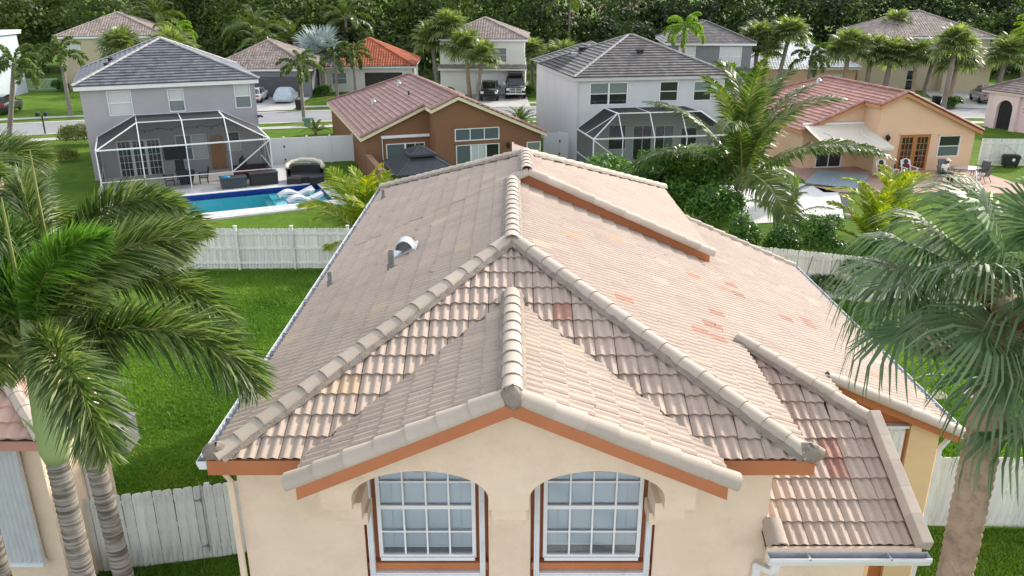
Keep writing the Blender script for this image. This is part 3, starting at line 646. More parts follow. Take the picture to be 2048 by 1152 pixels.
# screened enclosure
def enclosure(H,label,x0,x1,yf,zl,zu,inx,iny,xs,name='screen_enclosure',brace=(),kick=.9,leftclip=None):
    """mansard screen room on the wall y=0; front at y=yf; eave zl; upper frame zu inset inx from the ends and iny from the front"""
    E=T(name,label,'screen enclosure',wp(H,(0,0,0)),H.rotation_euler.z); s=.055
    mb=MB(); yu=yf+iny; B=lambda a,b,w=s:mb.bar(a,b,w,w)
    B((x0,yf,zl),(x1,yf,zl),.075); B((x0,yf,zl),(x0,-.05,zl),.075); B((x1,yf,zl),(x1,-.05,zl),.075)
    u0,u1=x0+inx,x1-inx; B((u0,yu,zu),(u1,yu,zu)); B((u0,yu,zu),(u0,-.05,zu-.05)); B((u1,yu,zu),(u1,-.05,zu-.05))
    B((x0,yf,zl),(u0,yu,zu)); B((x1,yf,zl),(u1,yu,zu)); B((x0,-.08,zl),(u0,-.08,zu),.06); B((x1,-.08,zl),(u1,-.08,zu),.06); B((u0,-.08,zu-.05),(u1,-.08,zu-.05))
    for x in xs:
        B((x,yf,0),(x,yf,zl)); xu=min(max(x,u0),u1)
        if u0-.4<x<u1+.4: B((x,yf,zl),(xu,yu,zu)); B((xu,yu,zu),(xu,-.05,zu-.05))
    for x in (x0,x1): B((x,yf,0),(x,yf,zl),.07); B((x,-.08,0),(x,-.08,zl))
    for z in (kick,): B((x0,yf,z),(x1,yf,z),.045); B((x0,yf,z),(x0,-.05,z),.06); B((x1,yf,z),(x1,-.05,z),.06)
    for a,b in brace: B(a,b,.06)
    mb.box(x0,x1,yf-.03,yf+.03,0,.06)
    mb.build('frame',WHITE,E)
    e=.0; q=lambda pts:[pts]
    pans=[[(x0,yf,0),(x1,yf,0),(x1,yf,zl),(x0,yf,zl)],[(x0,yf,0),(x0,-.05,0),(x0,-.05,zl),(x0,yf,zl)],[(x1,yf,0),(x1,-.05,0),(x1,-.05,zl),(x1,yf,zl)],
        [(x0,yf,zl),(x1,yf,zl),(u1,yu,zu),(u0,yu,zu)],[(x0,yf,zl),(u0,yu,zu),(u0,-.05,zu-.05),(x0,-.05,zl)],[(x1,yf,zl),(u1,yu,zu),(u1,-.05,zu-.05),(x1,-.05,zl)],[(u0,yu,zu),(u1,yu,zu),(u1,-.05,zu-.05),(u0,-.05,zu-.05)]]
    for i,pn in enumerate(pans): mb=MB(); mb.poly(pn); mb.build('screen_panel',SCRN2 if i>3 else SCRN,E)
    return E
enclosure(G1,'white-framed screen enclosure on the back of the lilac-grey house',.55,10.25,-5.2,2.75,4.0,2.35,1.5,[2.9,5.4,7.85],brace=[((10.25,-5.2,2.7),(7.85,-5.2,.9)),((10.25,-5.2,.9),(10.25,-2.6,2.7)),((10.25,-2.6,0),(10.25,-2.6,2.75))])
# ================================================================ brown and peach single-storey houses (same model)
def single(name,label,R0,deg,ridge,WM,RM,TR,FA,ext=True):
    H=T(name,label,'house',(R0[0],R0[1],0),R(deg)); ze,zr=2.6,5.2; xr,xn,xl=-5.95,-7.7,-11.9; p=(zr-ze)/5.95; yb=ridge+5.95; yn=1.87
    zl=zr-p*(xr-xl)   # left eave height (same as right)
    zn=zr-p*(xr-xn)
    L0,L1=(xl,yn,zl),(xl,yb,zl); N0,N1=(xn,yn,zn),(xn,0,zn); A=(xr,0,zr); B=(xr,ridge,zr); E0,E1=(0,0,ze),(0,yb,ze)
    planes=[[L1,L0,N0,(xn,ridge,zn)],[L1,(xn,ridge,zn),(xn,ridge+(xr-xn),zn)],[(xn,ridge+(xr-xn),zn),N1,A,B],[E0,E1,B,A],[E1,L1,B]]
    planes[1]=[(xl,yb,zl),(xn,ridge,zn),(xn,yb-(xn-xl),zn)]
    caps_=[(L1,B),(E1,B),(A,B)]
    rf=roof_part(H,planes,RM,caps_,RM,.36,.33,.045,capr=.13)
    mb=MB()                                            # rake tiles along the stepped gable edge
    for a,b in ((L0,N0),(N1,A),(E0,A)): capline(mb,Vector(a)+Vector((0,.08,.0)),Vector(b)+Vector((0,.08,.0)),.17,.42)
    capline(mb,Vector(N1)+Vector((.05,0,0)),Vector(N0)+Vector((.05,0,.0)),.12,.42)
    mb.build('rake_tiles',RM,rf,kind='stuff')
    mb=MB(); f=.24
    for a,b in ((L0,N0),(N1,A),(A,E0)): mb.prism([(a[0],a[1]+.02,a[2]-.02),(b[0],b[1]+.02,b[2]-.02),(b[0],b[1]+.02,b[2]-f),(a[0],a[1]+.02,a[2]-f)],(0,.05,0))
    mb.prism([(xn,0,zn-.02),(xn,yn,zn-.02),(xn,yn,zn-f),(xn,0,zn-f)],(.05,0,0)); mb.box(xl,xl+.05,yn+.07,yb,zl-f,zl-.02); mb.box(-.05,0,.07,yb,ze-f,ze-.02)
    mb.build('fascia',TR,H)
    return H,dict(xr=xr,xn=xn,xl=xl,zr=zr,zn=zn,zl=zl,ze=ze,p=p,yb=yb,yn=yn)
def single_walls(H,k,mat,op_front,op_left):
    mb=MB(); y=.35; yl=k['yn']+.35; xr,xn,xl=k['xr'],k['xn'],k['xl']; t=lambda x:k['zr']-k['p']*abs(x-xr)-.12
    wall_poly(mb,[(xn+.3,0),(-.3,0),(-.3,t(-.3)),(xr,t(xr)),(xn+.3,t(xn+.3))],y,op_front)
    wall_poly(mb,[(xl+.3,0),(xn+.3,0),(xn+.3,t(xn+.3)),(xl+.3,t(xl+.3))],yl,op_left)
    mb.poly([(xn+.3,y,0),(xn+.3,yl,0),(xn+.3,yl,t(xn+.3)),(xn+.3,y,t(xn+.3))]); yb=k['yb']-.35
    mb.poly([(xl+.3,yl,0),(xl+.3,yb,0),(xl+.3,yb,t(xl+.3)),(xl+.3,yl,t(xl+.3))]); mb.poly([(-.3,y,0),(-.3,yb,0),(-.3,yb,t(-.3)),(-.3,y,t(-.3))]); mb.poly([(xl+.3,yb,0),(-.3,yb,0),(-.3,yb,2.5),(xl+.3,yb,2.5)])
    return mb.build('wall',mat,H)
B1,bk=single('brown_house','brown stucco single-storey house with rose clay tile roof and cream trim',(2.3,53.0),18.7,14.4,BROWNST,CLAY,CREAMTR,None)
bf=[(-6.15,-3.18,2.32,3.12),(-6.1,-3.18,.05,2.08),(-1.3,-.32,.85,2.02)]; bl=[(-10.25,-7.7,.05,2.08)]
single_walls(B1,bk,BROWNST,bf,bl)
window(B1,*bf[0],.35,3,1,WHITE,GR); window(B1,-6.1,-5.1,.05,2.08,.35,1,1,WHITE,GR,name='sliding_door'); window(B1,-5.1,-4.1,.05,2.08,.35,2,1,WHITE,GB,name='sliding_door'); window(B1,-4.1,-3.18,.05,2.08,.35,1,1,WHITE,GD,name='sliding_door'); window(B1,*bf[2],.35,1,2,WHITE,[GD,GG])
yl=bk['yn']+.35
window(B1,-10.25,-9.0,.05,2.08,yl,1,1,WHITE,GR,name='sliding_door'); window(B1,-9.0,-7.7,.05,2.08,yl,2,1,WHITE,GD,name='sliding_door')
for hx in (-6.2,):
    mb=MB(); mb.box(-6.25,-3.08,.27,.36,3.16,3.26); mb.box(-6.2,-3.1,.27,.36,2.12,2.2); mb.build('window_ledge',BROWNST,B1)
mb=MB(); mb.tube([(-10.55,yl-.15,2.5),(-7.4,yl-.15,2.5)],.07,10); mb.box(-10.55,-7.4,yl-.1,yl,2.45,2.62); mb.bar((-10.5,yl-.1,2.45),(-10.5,yl-.1,.3),.04,.04); mb.build('awning_roll',WHITE,B1)
def sconce(H,x,y,z,name='wall_lantern'):
    mb=MB(); mb.box(x-.05,x+.05,y-.03,y,z-.1,z+.15); mb.tube([(x,y-.03,z+.12),(x,y-.12,z+.26),(x,y-.22,z+.2)],.016,6); mb.lathe([(.02,.2),(.13,.08),(.10,-.12),(.03,-.2)],8,0,Matrix.Translation((x,y-.22,z))); return mb.build(name,BLACKM,H)
sconce(B1,-2.63,.35,1.9); sconce(B1,-7.0,yl,1.85)
mb=MB(); 
for vx,vy in ((-9.6,10.2),(-7.3,12.2)): z=bk['zr']-bk['p']*abs(vx-bk['xr']); mb=MB(); mb.lathe([(.2,-.1),(.2,.12),(.12,.2),(.12,.26),(.0,.3)],10,0,Matrix.Translation((vx,vy,z+.05))); mb.build('roof_vent',GALV,B1)
mb=MB(); vx,vy=-7.6,7.2; z=bk['zr']-bk['p']*abs(vx-bk['xr']); mb.tube([(vx,vy,z),(vx,vy,z+.3)],.06,8); mb.build('vent_pipe',BLACKM,B1)
LWALL=T('garden_wall','low brown stucco wall running from the brown house beside the gazebo','wall',wp(B1,(-11.5,-2.6,0)),R(18.7)); mb=MB(); mb.box(-.12,.12,-4.6,4.4,0,1.5); mb.build('wall',BROWNST,LWALL); mb=MB(); mb.box(-.17,.17,-4.65,4.45,1.5,1.58); mb.build('coping',pm('brown_coping',(.30,.18,.12),(.26,.15,.10),2,.8),LWALL)
P1,pk=single('peach_house','peach stucco single-storey house with pink tile roof and cream awning',(31.3,53.7),9.2,10,PEACHST,ROSE,pm('salmon_trim',(.58,.27,.13),(.52,.24,.11),2,.6),None)
pf=[(-5.75,-3.55,.03,2.42),(-2.9,-1.3,.9,2.32)]; pq=[(-10.5,-8.6,.03,2.2)]
single_walls(P1,pk,PEACHST,pf,pq)
TEAK=pm('orange_wood_frame',(.42,.17,.05),(.36,.14,.04),3,.5)
for a,b in ((-5.75,-4.65),(-4.65,-3.55)):
    dd=window(P1,a,b,.03,2.42,.35,3,5,TEAK,GD,.16,.035,'french_door'); mb=MB(); x=b-.1 if a<-5 else a+.1; mb.tube([(x,.28,1.05),(x-.1 if a<-5 else x+.1,.26,1.05)],.018,6); mb.build('handle',GALV,dd)
window(P1,*pf[1],.35,1,2,WHITE,[GR,GD]); mb=MB(); mb.box(-5.85,-3.45,.25,.36,2.46,2.54); mb.box(-3.0,-1.2,.25,.36,2.35,2.42); mb.build('window_ledge',PEACHST,P1)
window(P1,-10.5,-8.6,.03,2.2,pk['yn']+.35,2,1,WHITE,GD,name='sliding_door'); sconce(P1,-6.75,.35,2.3)
mb=MB(); mb.lathe([(.0,-.03),(.2,-.02),(.26,.0),(.2,.03)],14,0,Matrix.Translation((-6.7,.28,1.5))@Matrix.Rotation(R(90),4,'X')); mb.build('wall_ornament',GALV,P1)
for vx,vy in ((-9.2,8.5),(-6.8,9.6)): z=pk['zr']-pk['p']*abs(vx-pk['xr']); mb=MB(); mb.lathe([(.2,-.1),(.2,.12),(.12,.2),(.12,.26),(.0,.3)],10,0,Matrix.Translation((vx,vy,z+.05))); mb.build('roof_vent',GALV,P1)
AW=T('retractable_awning','cream fabric awning shading the patio of the peach house','awning',wp(P1,(-9.6,pk['yn']+.3,0)),R(9.2))
CLOTH=pm('cream_canvas',(.72,.66,.55),(.68,.62,.52),1.5,.85); mb=MB(); n=8
for k in range(n):
    f=lambda j:(-2.15+.25*0,0,0)
    a,b=k/n,(k+1)/n; z=lambda t:3.0-.95*t-.05*math.sin(math.pi*t); y=lambda t:-.1-3.6*t
    mb.poly([(-2.2,y(a),z(a)),(2.2,y(a),z(a)),(2.2,y(b),z(b)),(-2.2,y(b),z(b))]); mb.poly([(-2.2,y(a),z(a)-.012),(2.2,y(a),z(a)-.012),(2.2,y(b),z(b)-.012),(-2.2,y(b),z(b)-.012)])
mb.build('canopy',CLOTH,AW); mb=MB()
for k in range(22): a,b=-2.2+.2*k,-2.2+.2*(k+1); mb.prism([(a,-3.72,2.05),(b,-3.72,2.05),(b,-3.72,1.87),((a+b)/2,-3.72,1.83),(a,-3.72,1.87)],(0,.015,0))
mb.build('valance',CLOTH,AW); mb=MB(); mb.bar((-2.2,-3.7,2.02),(2.2,-3.7,2.02),.08,.08); mb.bar((-2.2,-.1,3.02),(2.2,-.1,3.02),.14,.14); mb.bar((-1.9,-.1,2.9),(-1.0,-1.9,2.55),.05,.05); mb.bar((-1.0,-1.9,2.55),(-1.9,-3.65,2.0),.05,.05); mb.bar((1.9,-.1,2.9),(1.0,-1.9,2.55),.05,.05); mb.bar((1.0,-1.9,2.55),(1.9,-3.65,2.0),.05,.05); mb.build('arm_frame',WHITE,AW)
# ================================================================ pale grey two-storey house right of centre
V1=T('two_storey_house','pale grey two-storey house with charcoal hip roof and screened porch, behind the mango bushes','house',(4.4,55.6,0),R(10.5))
vw=[(.88,3.56,4.0,5.5),(5.85,7.2,4.15,5.5),(8.32,9.66,4.12,5.46)]; vl=[(2.3,3.6,.9,2.64),(4.1,5.5,.02,2.55),(5.7,7.1,.02,2.5),(7.6,8.85,.9,2.3)]
box_walls(V1,0,10.6,0,10.2,5.75,PALEST,vw+vl); mb=MB(); mb.poly([(0,10.2,0),(0,13,0),(0,13,5.75),(0,10.2,5.75)]); mb.poly([(0,13,0),(6,13,0),(6,13,5.75),(0,13,5.75)]); mb.poly([(6,13,0),(6,10.2,0),(6,10.2,5.75),(6,13,5.75)]); mb.build('wall',PALEST,V1)
pl,cs=hip_planes(-.35,10.95,-.35,10.6,5.9,.43); y0=10.6; p2,c2=hip_planes(-.35,6.35,4.0,13.4,5.9,.43)
roof_part(V1,pl+[p2[3],p2[2],p2[1]],SLATE2,cs+[c2[2],c2[3],c2[4]],pm('pale_grey_cap'.replace('pale','stone'),(.36,.345,.34),(.30,.29,.285),3,.7,tint=.15),.36,.33,.075)
fascia(V1,-.3,10.9,-.3,10.5,5.64,5.88,pm('pale_grey_trim',(.55,.56,.57),(.5,.51,.52),2,.6))
window(V1,.88,2.22,4.0,5.5,0,1,2,WHITE,[GD,GG]); window(V1,2.22,3.56,4.0,5.5,0,1,2,WHITE,[GD,GG]); window(V1,*vw[1],0,1,2,WHITE,GD); window(V1,*vw[2],0,1,2,WHITE,[GD,GG])
window(V1,*vl[0],0,1,2,WHITE,GD); window(V1,*vl[1],0,2,1,WHITE,GD,name='sliding_door'); window(V1,*vl[2],0,2,1,WHITE,[GD,GG],name='sliding_door'); window(V1,*vl[3],0,1,2,WHITE,GD)
enclosure(V1,'white-framed screen enclosure on the back of the pale grey house',.05,9.6,-4.2,2.45,3.85,1.9,1.2,[2.0,4.15,6.35,8.2],brace=[((.05,-4.2,2.4),(2.0,-4.2,.9)),((.05,-2.2,2.45),(1.95,-3.0,3.85))])
for vx,vy,mt in ((5.2,2.6,BLACKM),(1.5,6.6,GALV),(2.3,7.6,BLACKM)):
    z=5.9+.43*min(vx+.35,vy+.35,10.95-vx); mb=MB(); mb.box(vx-.2,vx+.2,vy-.15,vy+.15,z-.05,z+.22); mb.prism([(vx-.24,vy-.2,z+.22),(vx+.24,vy-.2,z+.22),(vx+.24,vy-.2,z+.28),(vx-.24,vy-.2,z+.28)],(0,.4,0)); mb.build('roof_vent',mt,V1)
mb=MB(); mb.box(.02,.1,-.08,-.01,.1,5.64); mb.build('downspout',pm('pale_grey_trim',(.5,.5,.5)),V1)
# ================================================================ houses across the street
def far_house(name,label,loc,deg,x0,x1,y0,y1,ze,pitch,wm,rm,hump=.05,ops=(),tr=None,extra=None,cap=None):
    H=T(name,label,'house',loc,R(deg)); box_walls(H,x0+.4,x1-.4,y0+.4,y1-.4,ze-.1,wm,[o[:4] for o in ops])
    pl,cs=hip_planes(x0,x1,y0,y1,ze,pitch); roof_part(H,pl,rm,cs,cap or rm,.36,.30,.04,hump,.14); fascia(H,x0+.03,x1-.03,y0+.03,y1-.03,ze-.26,ze-.03,tr or WHITE)
    for o in ops:
        kind=o[4]
        if kind=='g':
            mb=MB(); mb.box(o[0]+.02,o[1]-.02,y0+.46,y0+.5,o[2],o[3]); n=4
            for k in range(n): z0=o[2]+(o[3]-o[2])*k/n; mb.box(o[0]+.06,o[1]-.06,y0+.435,y0+.46,z0+.03,z0+(o[3]-o[2])/n-.03)
            mb.build('garage_door',o[5],H)
        else: window(H,*o[:4],y0+.4,o[5] if len(o)>5 else 1,2,WHITE,kind)
    return H
far_house('tan_house','beige two-storey house with taupe tile roof showing behind the lilac-grey house',(-48.5,101,0),14,-6,6.5,0,13,6.1,.4,TANST,TAUPE,.05,[(-5,-3.3,3.9,5.3,GB),(2,3.6,3.9,5.3,GB)])
h=far_house('garage_house','single-storey house with taupe tile roof and dark grey garage door behind the parked cars',(-27.5,91.5,0),4,-6.2,5.5,0,13,3.15,.46,DGREYST,TAUPE,.05,[(-2.6,4.2,.02,2.25,'g',pm('charcoal_door',(.10,.10,.11),(.09,.09,.1),3,.6))])
h=far_house('red_tile_house','white single-storey house with bright orange-red barrel tile roof',(-16.5,97,0),3,-6.5,5.2,0,12,2.95,.48,OFFWH,RED,.07,[(-.8,3.6,.02,2.2,'g',pm('dark_garage_door',(.05,.045,.045),(.04,.035,.035),3,.6)),(-4.6,-2.9,.9,2.2,GG)])
h=far_house('white_two_storey_house','off-white two-storey house with taupe roof and white garage door behind two black trucks',(-3.2,94.2,0),-2,-5.4,5.0,0,11.5,6.15,.40,OFFWH,TAUPE,.05,[(-.9,4.0,.02,2.3,'g',WHITE),(.9,2.6,3.6,5.2,GG),(-1.2,.2,3.6,5.2,GG)])
pw=[(-5.2,-.5,3.0),(4.9,-.5,3.0),(4.9,.4,3.35),(-5.2,.4,3.35)]; mb=MB(); tiled(mb,pw,.36,.3,.04,.05); mb.build('porch_roof_tiles',TAUPE,h,kind='stuff'); mb=MB(); mb.box(-5.2,4.9,-.45,.38,2.75,2.97); mb.build('porch_beam',OFFWH,h)
for x in (-.2,3.1):
    for k in (0,1): mb=MB(); mb.box(x+(.75 if k else -.5),x+(1.0 if k else -.25)+.25,.33,.4,4.3,4.45); mb.box(x+(.75 if k else -.5),x+(1.0 if k else -.25)+.25,.33,.4,4.7,4.85); 
far_house('dark_grey_house','dark grey two-storey house with slate roof and white shutters at the tree line',(21,88,0),-4,-4.8,4.6,0,12,6.1,.42,DGREYST,SLATE2,0,[(-3.4,-1.6,3.9,5.7,GB),(.9,3.2,3.7,5.7,GB,2)])
h=bpy.context.scene.objects['dark_grey_house']; mb=MB(); tiled(mb,[(-4.9,-1.2,2.9),(4.7,-1.2,2.9),(4.7,.4,3.55),(-4.9,.4,3.55)],.36,.33,.04); mb.build('porch_roof_tiles',SLATE2,h,kind='stuff'); mb=MB(); mb.box(-4.7,4.5,-1.1,.4,0,2.8); mb.build('porch_wall',DGREYST,h)
h=far_house('white_roof_house','tan single-storey house with bright white tile roof behind the palms',(33.5,95,0),-3,-6,6.3,0,13,3.0,.48,PEACHST,WTILE,.04,[(.3,5.2,.02,2.25,'g',OFFWH),(-4.8,-2.6,.3,2.2,GG)])
p2,c2=hip_planes(-6.4,.6,-2.2,8,2.95,.5); mb=MB(); 
for q in (p2[0],p2[1],p2[3]): tiled(mb,q,.36,.3,.04,.04)
mb.build('wing_roof_tiles',WTILE,h,kind='stuff'); mb=MB(); mb.box(-6,.2,-1.8,.38,0,2.85); mb.build('wing_wall',PEACHST,h)
far_house('beige_two_storey_house','beige two-storey house with grey tile roof behind the row of cabbage palms',(49,98,0),-6,-7.5,7,0,13,6.2,.40,TANST,TAUPE,.05,[(-2.4,-1.2,.05,2.4,GD),(3,5,3.9,5.4,GG)])
h=bpy.context.scene.objects['beige_two_storey_house']; mb=MB(); p2,c2=hip_planes(-8.6,-2.2,-1.6,6,6.0,.4); 
for q in p2: tiled(mb,q,.36,.3,.04,.05)
mb.build('wing_roof_tiles',TAUPE,h,kind='stuff'); mb=MB(); mb.box(-8.2,-2.6,-1.2,.3,0,5.8); mb.build('wing_wall',TANST,h)
mb=MB(); tiled(mb,[(1.2,-1.4,2.9),(7.0,-1.4,2.9),(7.0,.4,3.6),(1.2,.4,3.6)],.36,.3,.04,.05); mb.build('porch_roof_tiles',TAUPE,h,kind='stuff'); mb=MB(); mb.box(1.5,6.7,-1.0,.3,0,2.8); mb.build('porch_wall',TANST,h)
far_house('hidden_house','house with pinkish roof almost hidden by the trees behind the pale grey house',(9.5,100,0),0,-4,5,0,11,3.1,.45,OFFWH,TAUPE,.05)
far_house('distant_house','distant house with faded red roof peeping through the tall trees',(22,150,0),0,-6,6,0,12,8.2,.42,PINKST,ROSE,0)
far_house('distant_house','distant house with pale pink walls half hidden by trees, beyond the off-white house',(8,150,0),0,-6,4,0,12,6.9,.42,PINKST,ROSE,0)
h=far_house('blue_grey_house','pale blue-grey house with a garage at the left edge of the street',(-61.5,84.5,0),4,-6,6,0,12,6.9,.02,pm('blue_grey_stucco',(.45,.51,.57),(.40,.46,.52),1,.9),WTILE,0,[(.2,4.8,.02,2.3,'g',WHITE)])
# pink house at the right edge
K1=T('pink_house','pale pink stucco house with mauve tile roof and arched porch, at the right edge','house',(41.6,72.0,0),R(-70))
mb=MB(); mb.box(0,13.5,.3,10,0,3.0); n=12
mb.build('wall',PINKST,K1)
pl,cs=hip_planes(-.5,14,-.2,10.5,3.2,.46); roof_part(K1,pl,MAUVE,cs,MAUVE,.36,.33,.05); fascia(K1,-.45,13.9,-.15,10.4,2.95,3.18,pm('pink_trim',(.66,.50,.50),(.6,.46,.46),2,.7))
mb=MB(); mb.box(6,13,4,10,3,6.2); mb.build('upper_wall',PINKST,K1); p2,c2=hip_planes(5.6,13.4,3.6,10.4,6.3,.42); mb=MB(); [tiled(mb,q,.36,.33,.05) for q in p2]; mb.build('upper_roof_tiles',MAUVE,K1,kind='stuff')
mb=MB(); cx,cz,r=2.0,1.75,.75; pts=[(cx+1.15,3.0),(cx-1.15,3.0),(cx-1.15,0),(cx-r,0)]+[(cx-r*math.cos(math.pi*i/n),cz+r*math.sin(math.pi*i/n)) for i in range(n+1)]+[(cx+r,0),(cx+1.15,0)]
for i in range(len(pts)): pass
for i in range(n):
    a0,a1=math.pi*i/n,math.pi*(i+1)/n; x0,x1=cx-r*math.cos(a0),cx-r*math.cos(a1); mb.poly([(x0,-.0,cz+r*math.sin(a0)),(x1,-.0,cz+r*math.sin(a1)),(x1,-.0,3.0),(x0,-.0,3.0)]); mb.poly([(x0,-.0,cz+r*math.sin(a0)),(x0,.29,cz+r*math.sin(a0)),(x1,.29,cz+r*math.sin(a1)),(x1,-.0,cz+r*math.sin(a1))])
mb.box(cx-1.2,cx-r,-.0,.29,0,3.0); mb.box(cx+r,cx+1.2,-.0,.29,0,3.0); mb.build('porch_arch',PINKST,K1); mb=MB(); mb.box(cx-r,cx+r,.27,.295,.02,cz+r); mb.build('porch_shade_panel',DKINT,K1)  # black panel stands in for the shade inside the arched porch
window(K1,6.4,7.0,.7,2.4,.3,1,2,WHITE,GG)
mb=MB(); 
for k in range(5): a=R(90+72*k); mb.bar((3.8,.24,1.9),(3.8+.28*math.cos(a),.24,1.9+.28*math.sin(a)),.07,.03)
mb.build('wall_star',pm('red_metal',(.35,.02,.03),(.3,.02,.02),3,.5),K1)
# near neighbour on the left
N1=T('neighbour_house','cream stucco neighbour house with metal storm shutters, at the left edge beside the foxtail palms','house',(-8.65,12.75,0))
mb=MB(); wall_poly(mb,[(-6,0),(0,0),(0,4.1),(-6,4.1)],0,[(-2.7,-.42,1.25,3.8)],.14); mb.poly([(0,0,0),(0,2.2,0),(0,2.2,4.1),(0,0,4.1)]); mb.poly([(0,2.2,0),(-1.4,2.2,0),(-1.4,2.2,4.1),(0,2.2,4.1)]); mb.poly([(-1.4,2.2,0),(-1.4,4.4,0),(-1.4,4.4,4.1),(-1.4,2.2,4.1)]); mb.box(-.02,.25,1.2,1.5,0,1.3); mb.build('wall',STUCCO,N1)
mb=MB(); d=[(.45,-.5,4.1),(.45,1.4,4.1)]; d2=[(.45,-.5,4.1),(-9,-.5,4.1)]
rf=roof_part(N1,[[d[0],d[1],(-1.0,1.4,4.72),(-1.0,.95,4.72)],[(-6,-.5,4.1),d[0],(-1,.95,4.72),(-6,.95,4.72)],[(-1,2.4,4.1),(-6,2.4,4.1),(-6,.95,4.72),(-1,.95,4.72)]],pm('terracotta_pink_tile',(.55,.36,.29),(.48,.31,.25),2,.7,tint=.25),[(d[0],(-1.0,.95,4.72))],CAP,.35,.3,.04,.04,.14)
mb=MB(); mb.box(.36,.42,-.44,1.4,3.84,4.06); mb.box(-6,.36,-.44,-.38,3.84,4.06); mb.build('fascia',pm('pink_fascia',(.55,.28,.22),(.5,.25,.2),2,.6),N1)
mb=MB(); mb.box(-2.64,-.48,.02,.1,1.3,3.75); mb.build('window',GD,N1)
sh=MB()
for k in range(14):
    x=-.95+k*.047; y0=-.03 if k%2 else -.18; y1=-.18 if k%2 else -.03; sh.poly([(x,y0,1.2),(x+.047,y1,1.2),(x+.047,y1,3.85),(x,y0,3.85)])
sh.box(-2.8,-.3,-.2,-.02,3.85,3.92); sh.box(-2.8,-.3,-.2,-.02,1.13,1.2); sh.build('accordion_shutter',pm('aluminium_shutter',(.84,.86,.88),(.76,.78,.8),3,.35),N1)
gutter((-8.2,12.3,4.02),(-8.2,14.1,4.02),(1,0,0),N1); spout([(-8.2,14.0,3.9),(-8.6,13.95,3.4),(-8.6,13.95,.1)],GUTTER,N1)
mb=MB(); mb.tube([(.02,1.8,1.25),(.2,1.8,1.25)],.09,10); mb.box(.0,.08,1.7,1.95,.9,1.5); mb.build('meter_box',GALV,N1)
Q1=T('peach_roof_house','peach house corner with pinkish roof at the far left edge','house',(-27.0,42.0,0),R(-4))
mb=MB(); mb.box(-8,0,-12,0,0,2.7); mb.build('wall',PEACHST,Q1); pl,cs=hip_planes(-9,.5,-12.5,.5,2.9,.42); roof_part(Q1,pl,ROSE,cs,ROSE,.36,.33,.045); fascia(Q1,-8.9,.46,-12.46,.46,2.66,2.88,PEACHST)
# ================================================================ ground, streets, pool
def struct(name,mb,m): o=mb.build(name,m); o['kind']='structure'; return o
def grassmat():
    m,t,b,o=nodes_of('lawn'); tc=nn(t,'ShaderNodeTexCoord'); v=tc.outputs['Object']
    n1=noise(t,.12,4,.6,v); n2=noise(t,1.7,5,.7,v); n3=noise(t,30,4,.8,v)
    c=mixc(t,mapr(t,n1.outputs[0],.35,.65),(.085,.18,.018),(.135,.22,.028)); c=mixc(t,mapr(t,n2.outputs[0],.4,.75,0,.6),c,(.050,.115,.011)); c=mixc(t,mapr(t,n3.outputs[0],.35,.7,0,.6),c,(.16,.26,.035))
    n4=noise(t,.5,5,.7,v); c=mixc(t,mapr(t,n4.outputs[0],.56,.72,0,.6),c,(.20,.20,.06))
    n5=noise(t,.35,6,.75,v,1.5); c=mixc(t,mapr(t,n5.outputs[0],.42,.62,0,.45),c,(.035,.085,.010)); t.links.new(c,b.inputs['Base Color']); b.inputs['Roughness'].default_value=.95; b.inputs['Specular IOR Level'].default_value=.08
    bump(t,b,n3.outputs[0],.9,.05); return m
LAWN=grassmat()
G1M=wof(G1)
HOLE=[(1.2,-11.75),(12.55,-11.75),(12.55,-7.15),(1.2,-7.15)]; hw=[G1M@Vector((x,y,0)) for x,y in HOLE]
OUT=[Vector((-900,-40,0)),Vector((900,-40,0)),Vector((900,1400,0)),Vector((-900,1400,0))]
mb=MB()
for i in range(4): j=(i+1)%4; mb.poly([OUT[i],OUT[j],hw[j],hw[i]])
struct('ground',mb,LAWN)
CONC=pm('concrete_paving',(.50,.49,.47),(.42,.41,.39),.6,.85,40,.2,.006,dirt=((.26,.25,.24),.5,.5,.75,.5)); ASPH=pm('street_asphalt',(.30,.31,.33),(.24,.25,.27),.3,.85,60,.2,.006,dirt=((.16,.16,.17),.4,.5,.75,.5))
def strip(name,path,o0,o1,z,m):
    P_=[Vector((x,y,0)) for x,y in path]; fine=[]
    for i in range(len(P_)-1):
        p0,p1,p2,p3=P_[max(i-1,0)],P_[i],P_[i+1],P_[min(i+2,len(P_)-1)]
        for k in range(8):
            t=k/8; fine.append(.5*((2*p1)+(p2-p0)*t+(2*p0-5*p1+4*p2-p3)*t*t+(3*p1-p0-3*p2+p3)*t**3))
    fine.append(P_[-1]); mb=MB(); L=[]
    for i,p in enumerate(fine):
        d=(fine[min(i+1,len(fine)-1)]-fine[max(i-1,0)]).normalized(); n=Vector((-d.y,d.x,0)); L.append((p+n*o0,p+n*o1))
    for (a,b),(c,d) in zip(L,L[1:]): mb.poly([(a.x,a.y,z),(c.x,c.y,z),(d.x,d.y,z),(b.x,b.y,z)])
    return struct(name,mb,m)
ROAD=[(-110,48),(-75,58),(-42,70.6),(-21,77.6),(0,80.6),(25,81.5),(47,80),(80,74),(120,66)]
strip('road',ROAD,-3.3,3.3,.02,ASPH); strip('road_gutter_near',ROAD,-3.9,-3.3,.03,CONC); strip('road_gutter_far',ROAD,3.3,3.9,.03,CONC)
strip('sidewalk_near',ROAD,-7.2,-5.9,.04,CONC); strip('sidewalk_far',ROAD,6.0,7.2,.04,CONC)
def pad(name,pts,z,m): mb=MB(); mb.poly([(x,y,z) for x,y in pts]); return struct(name,mb,m)
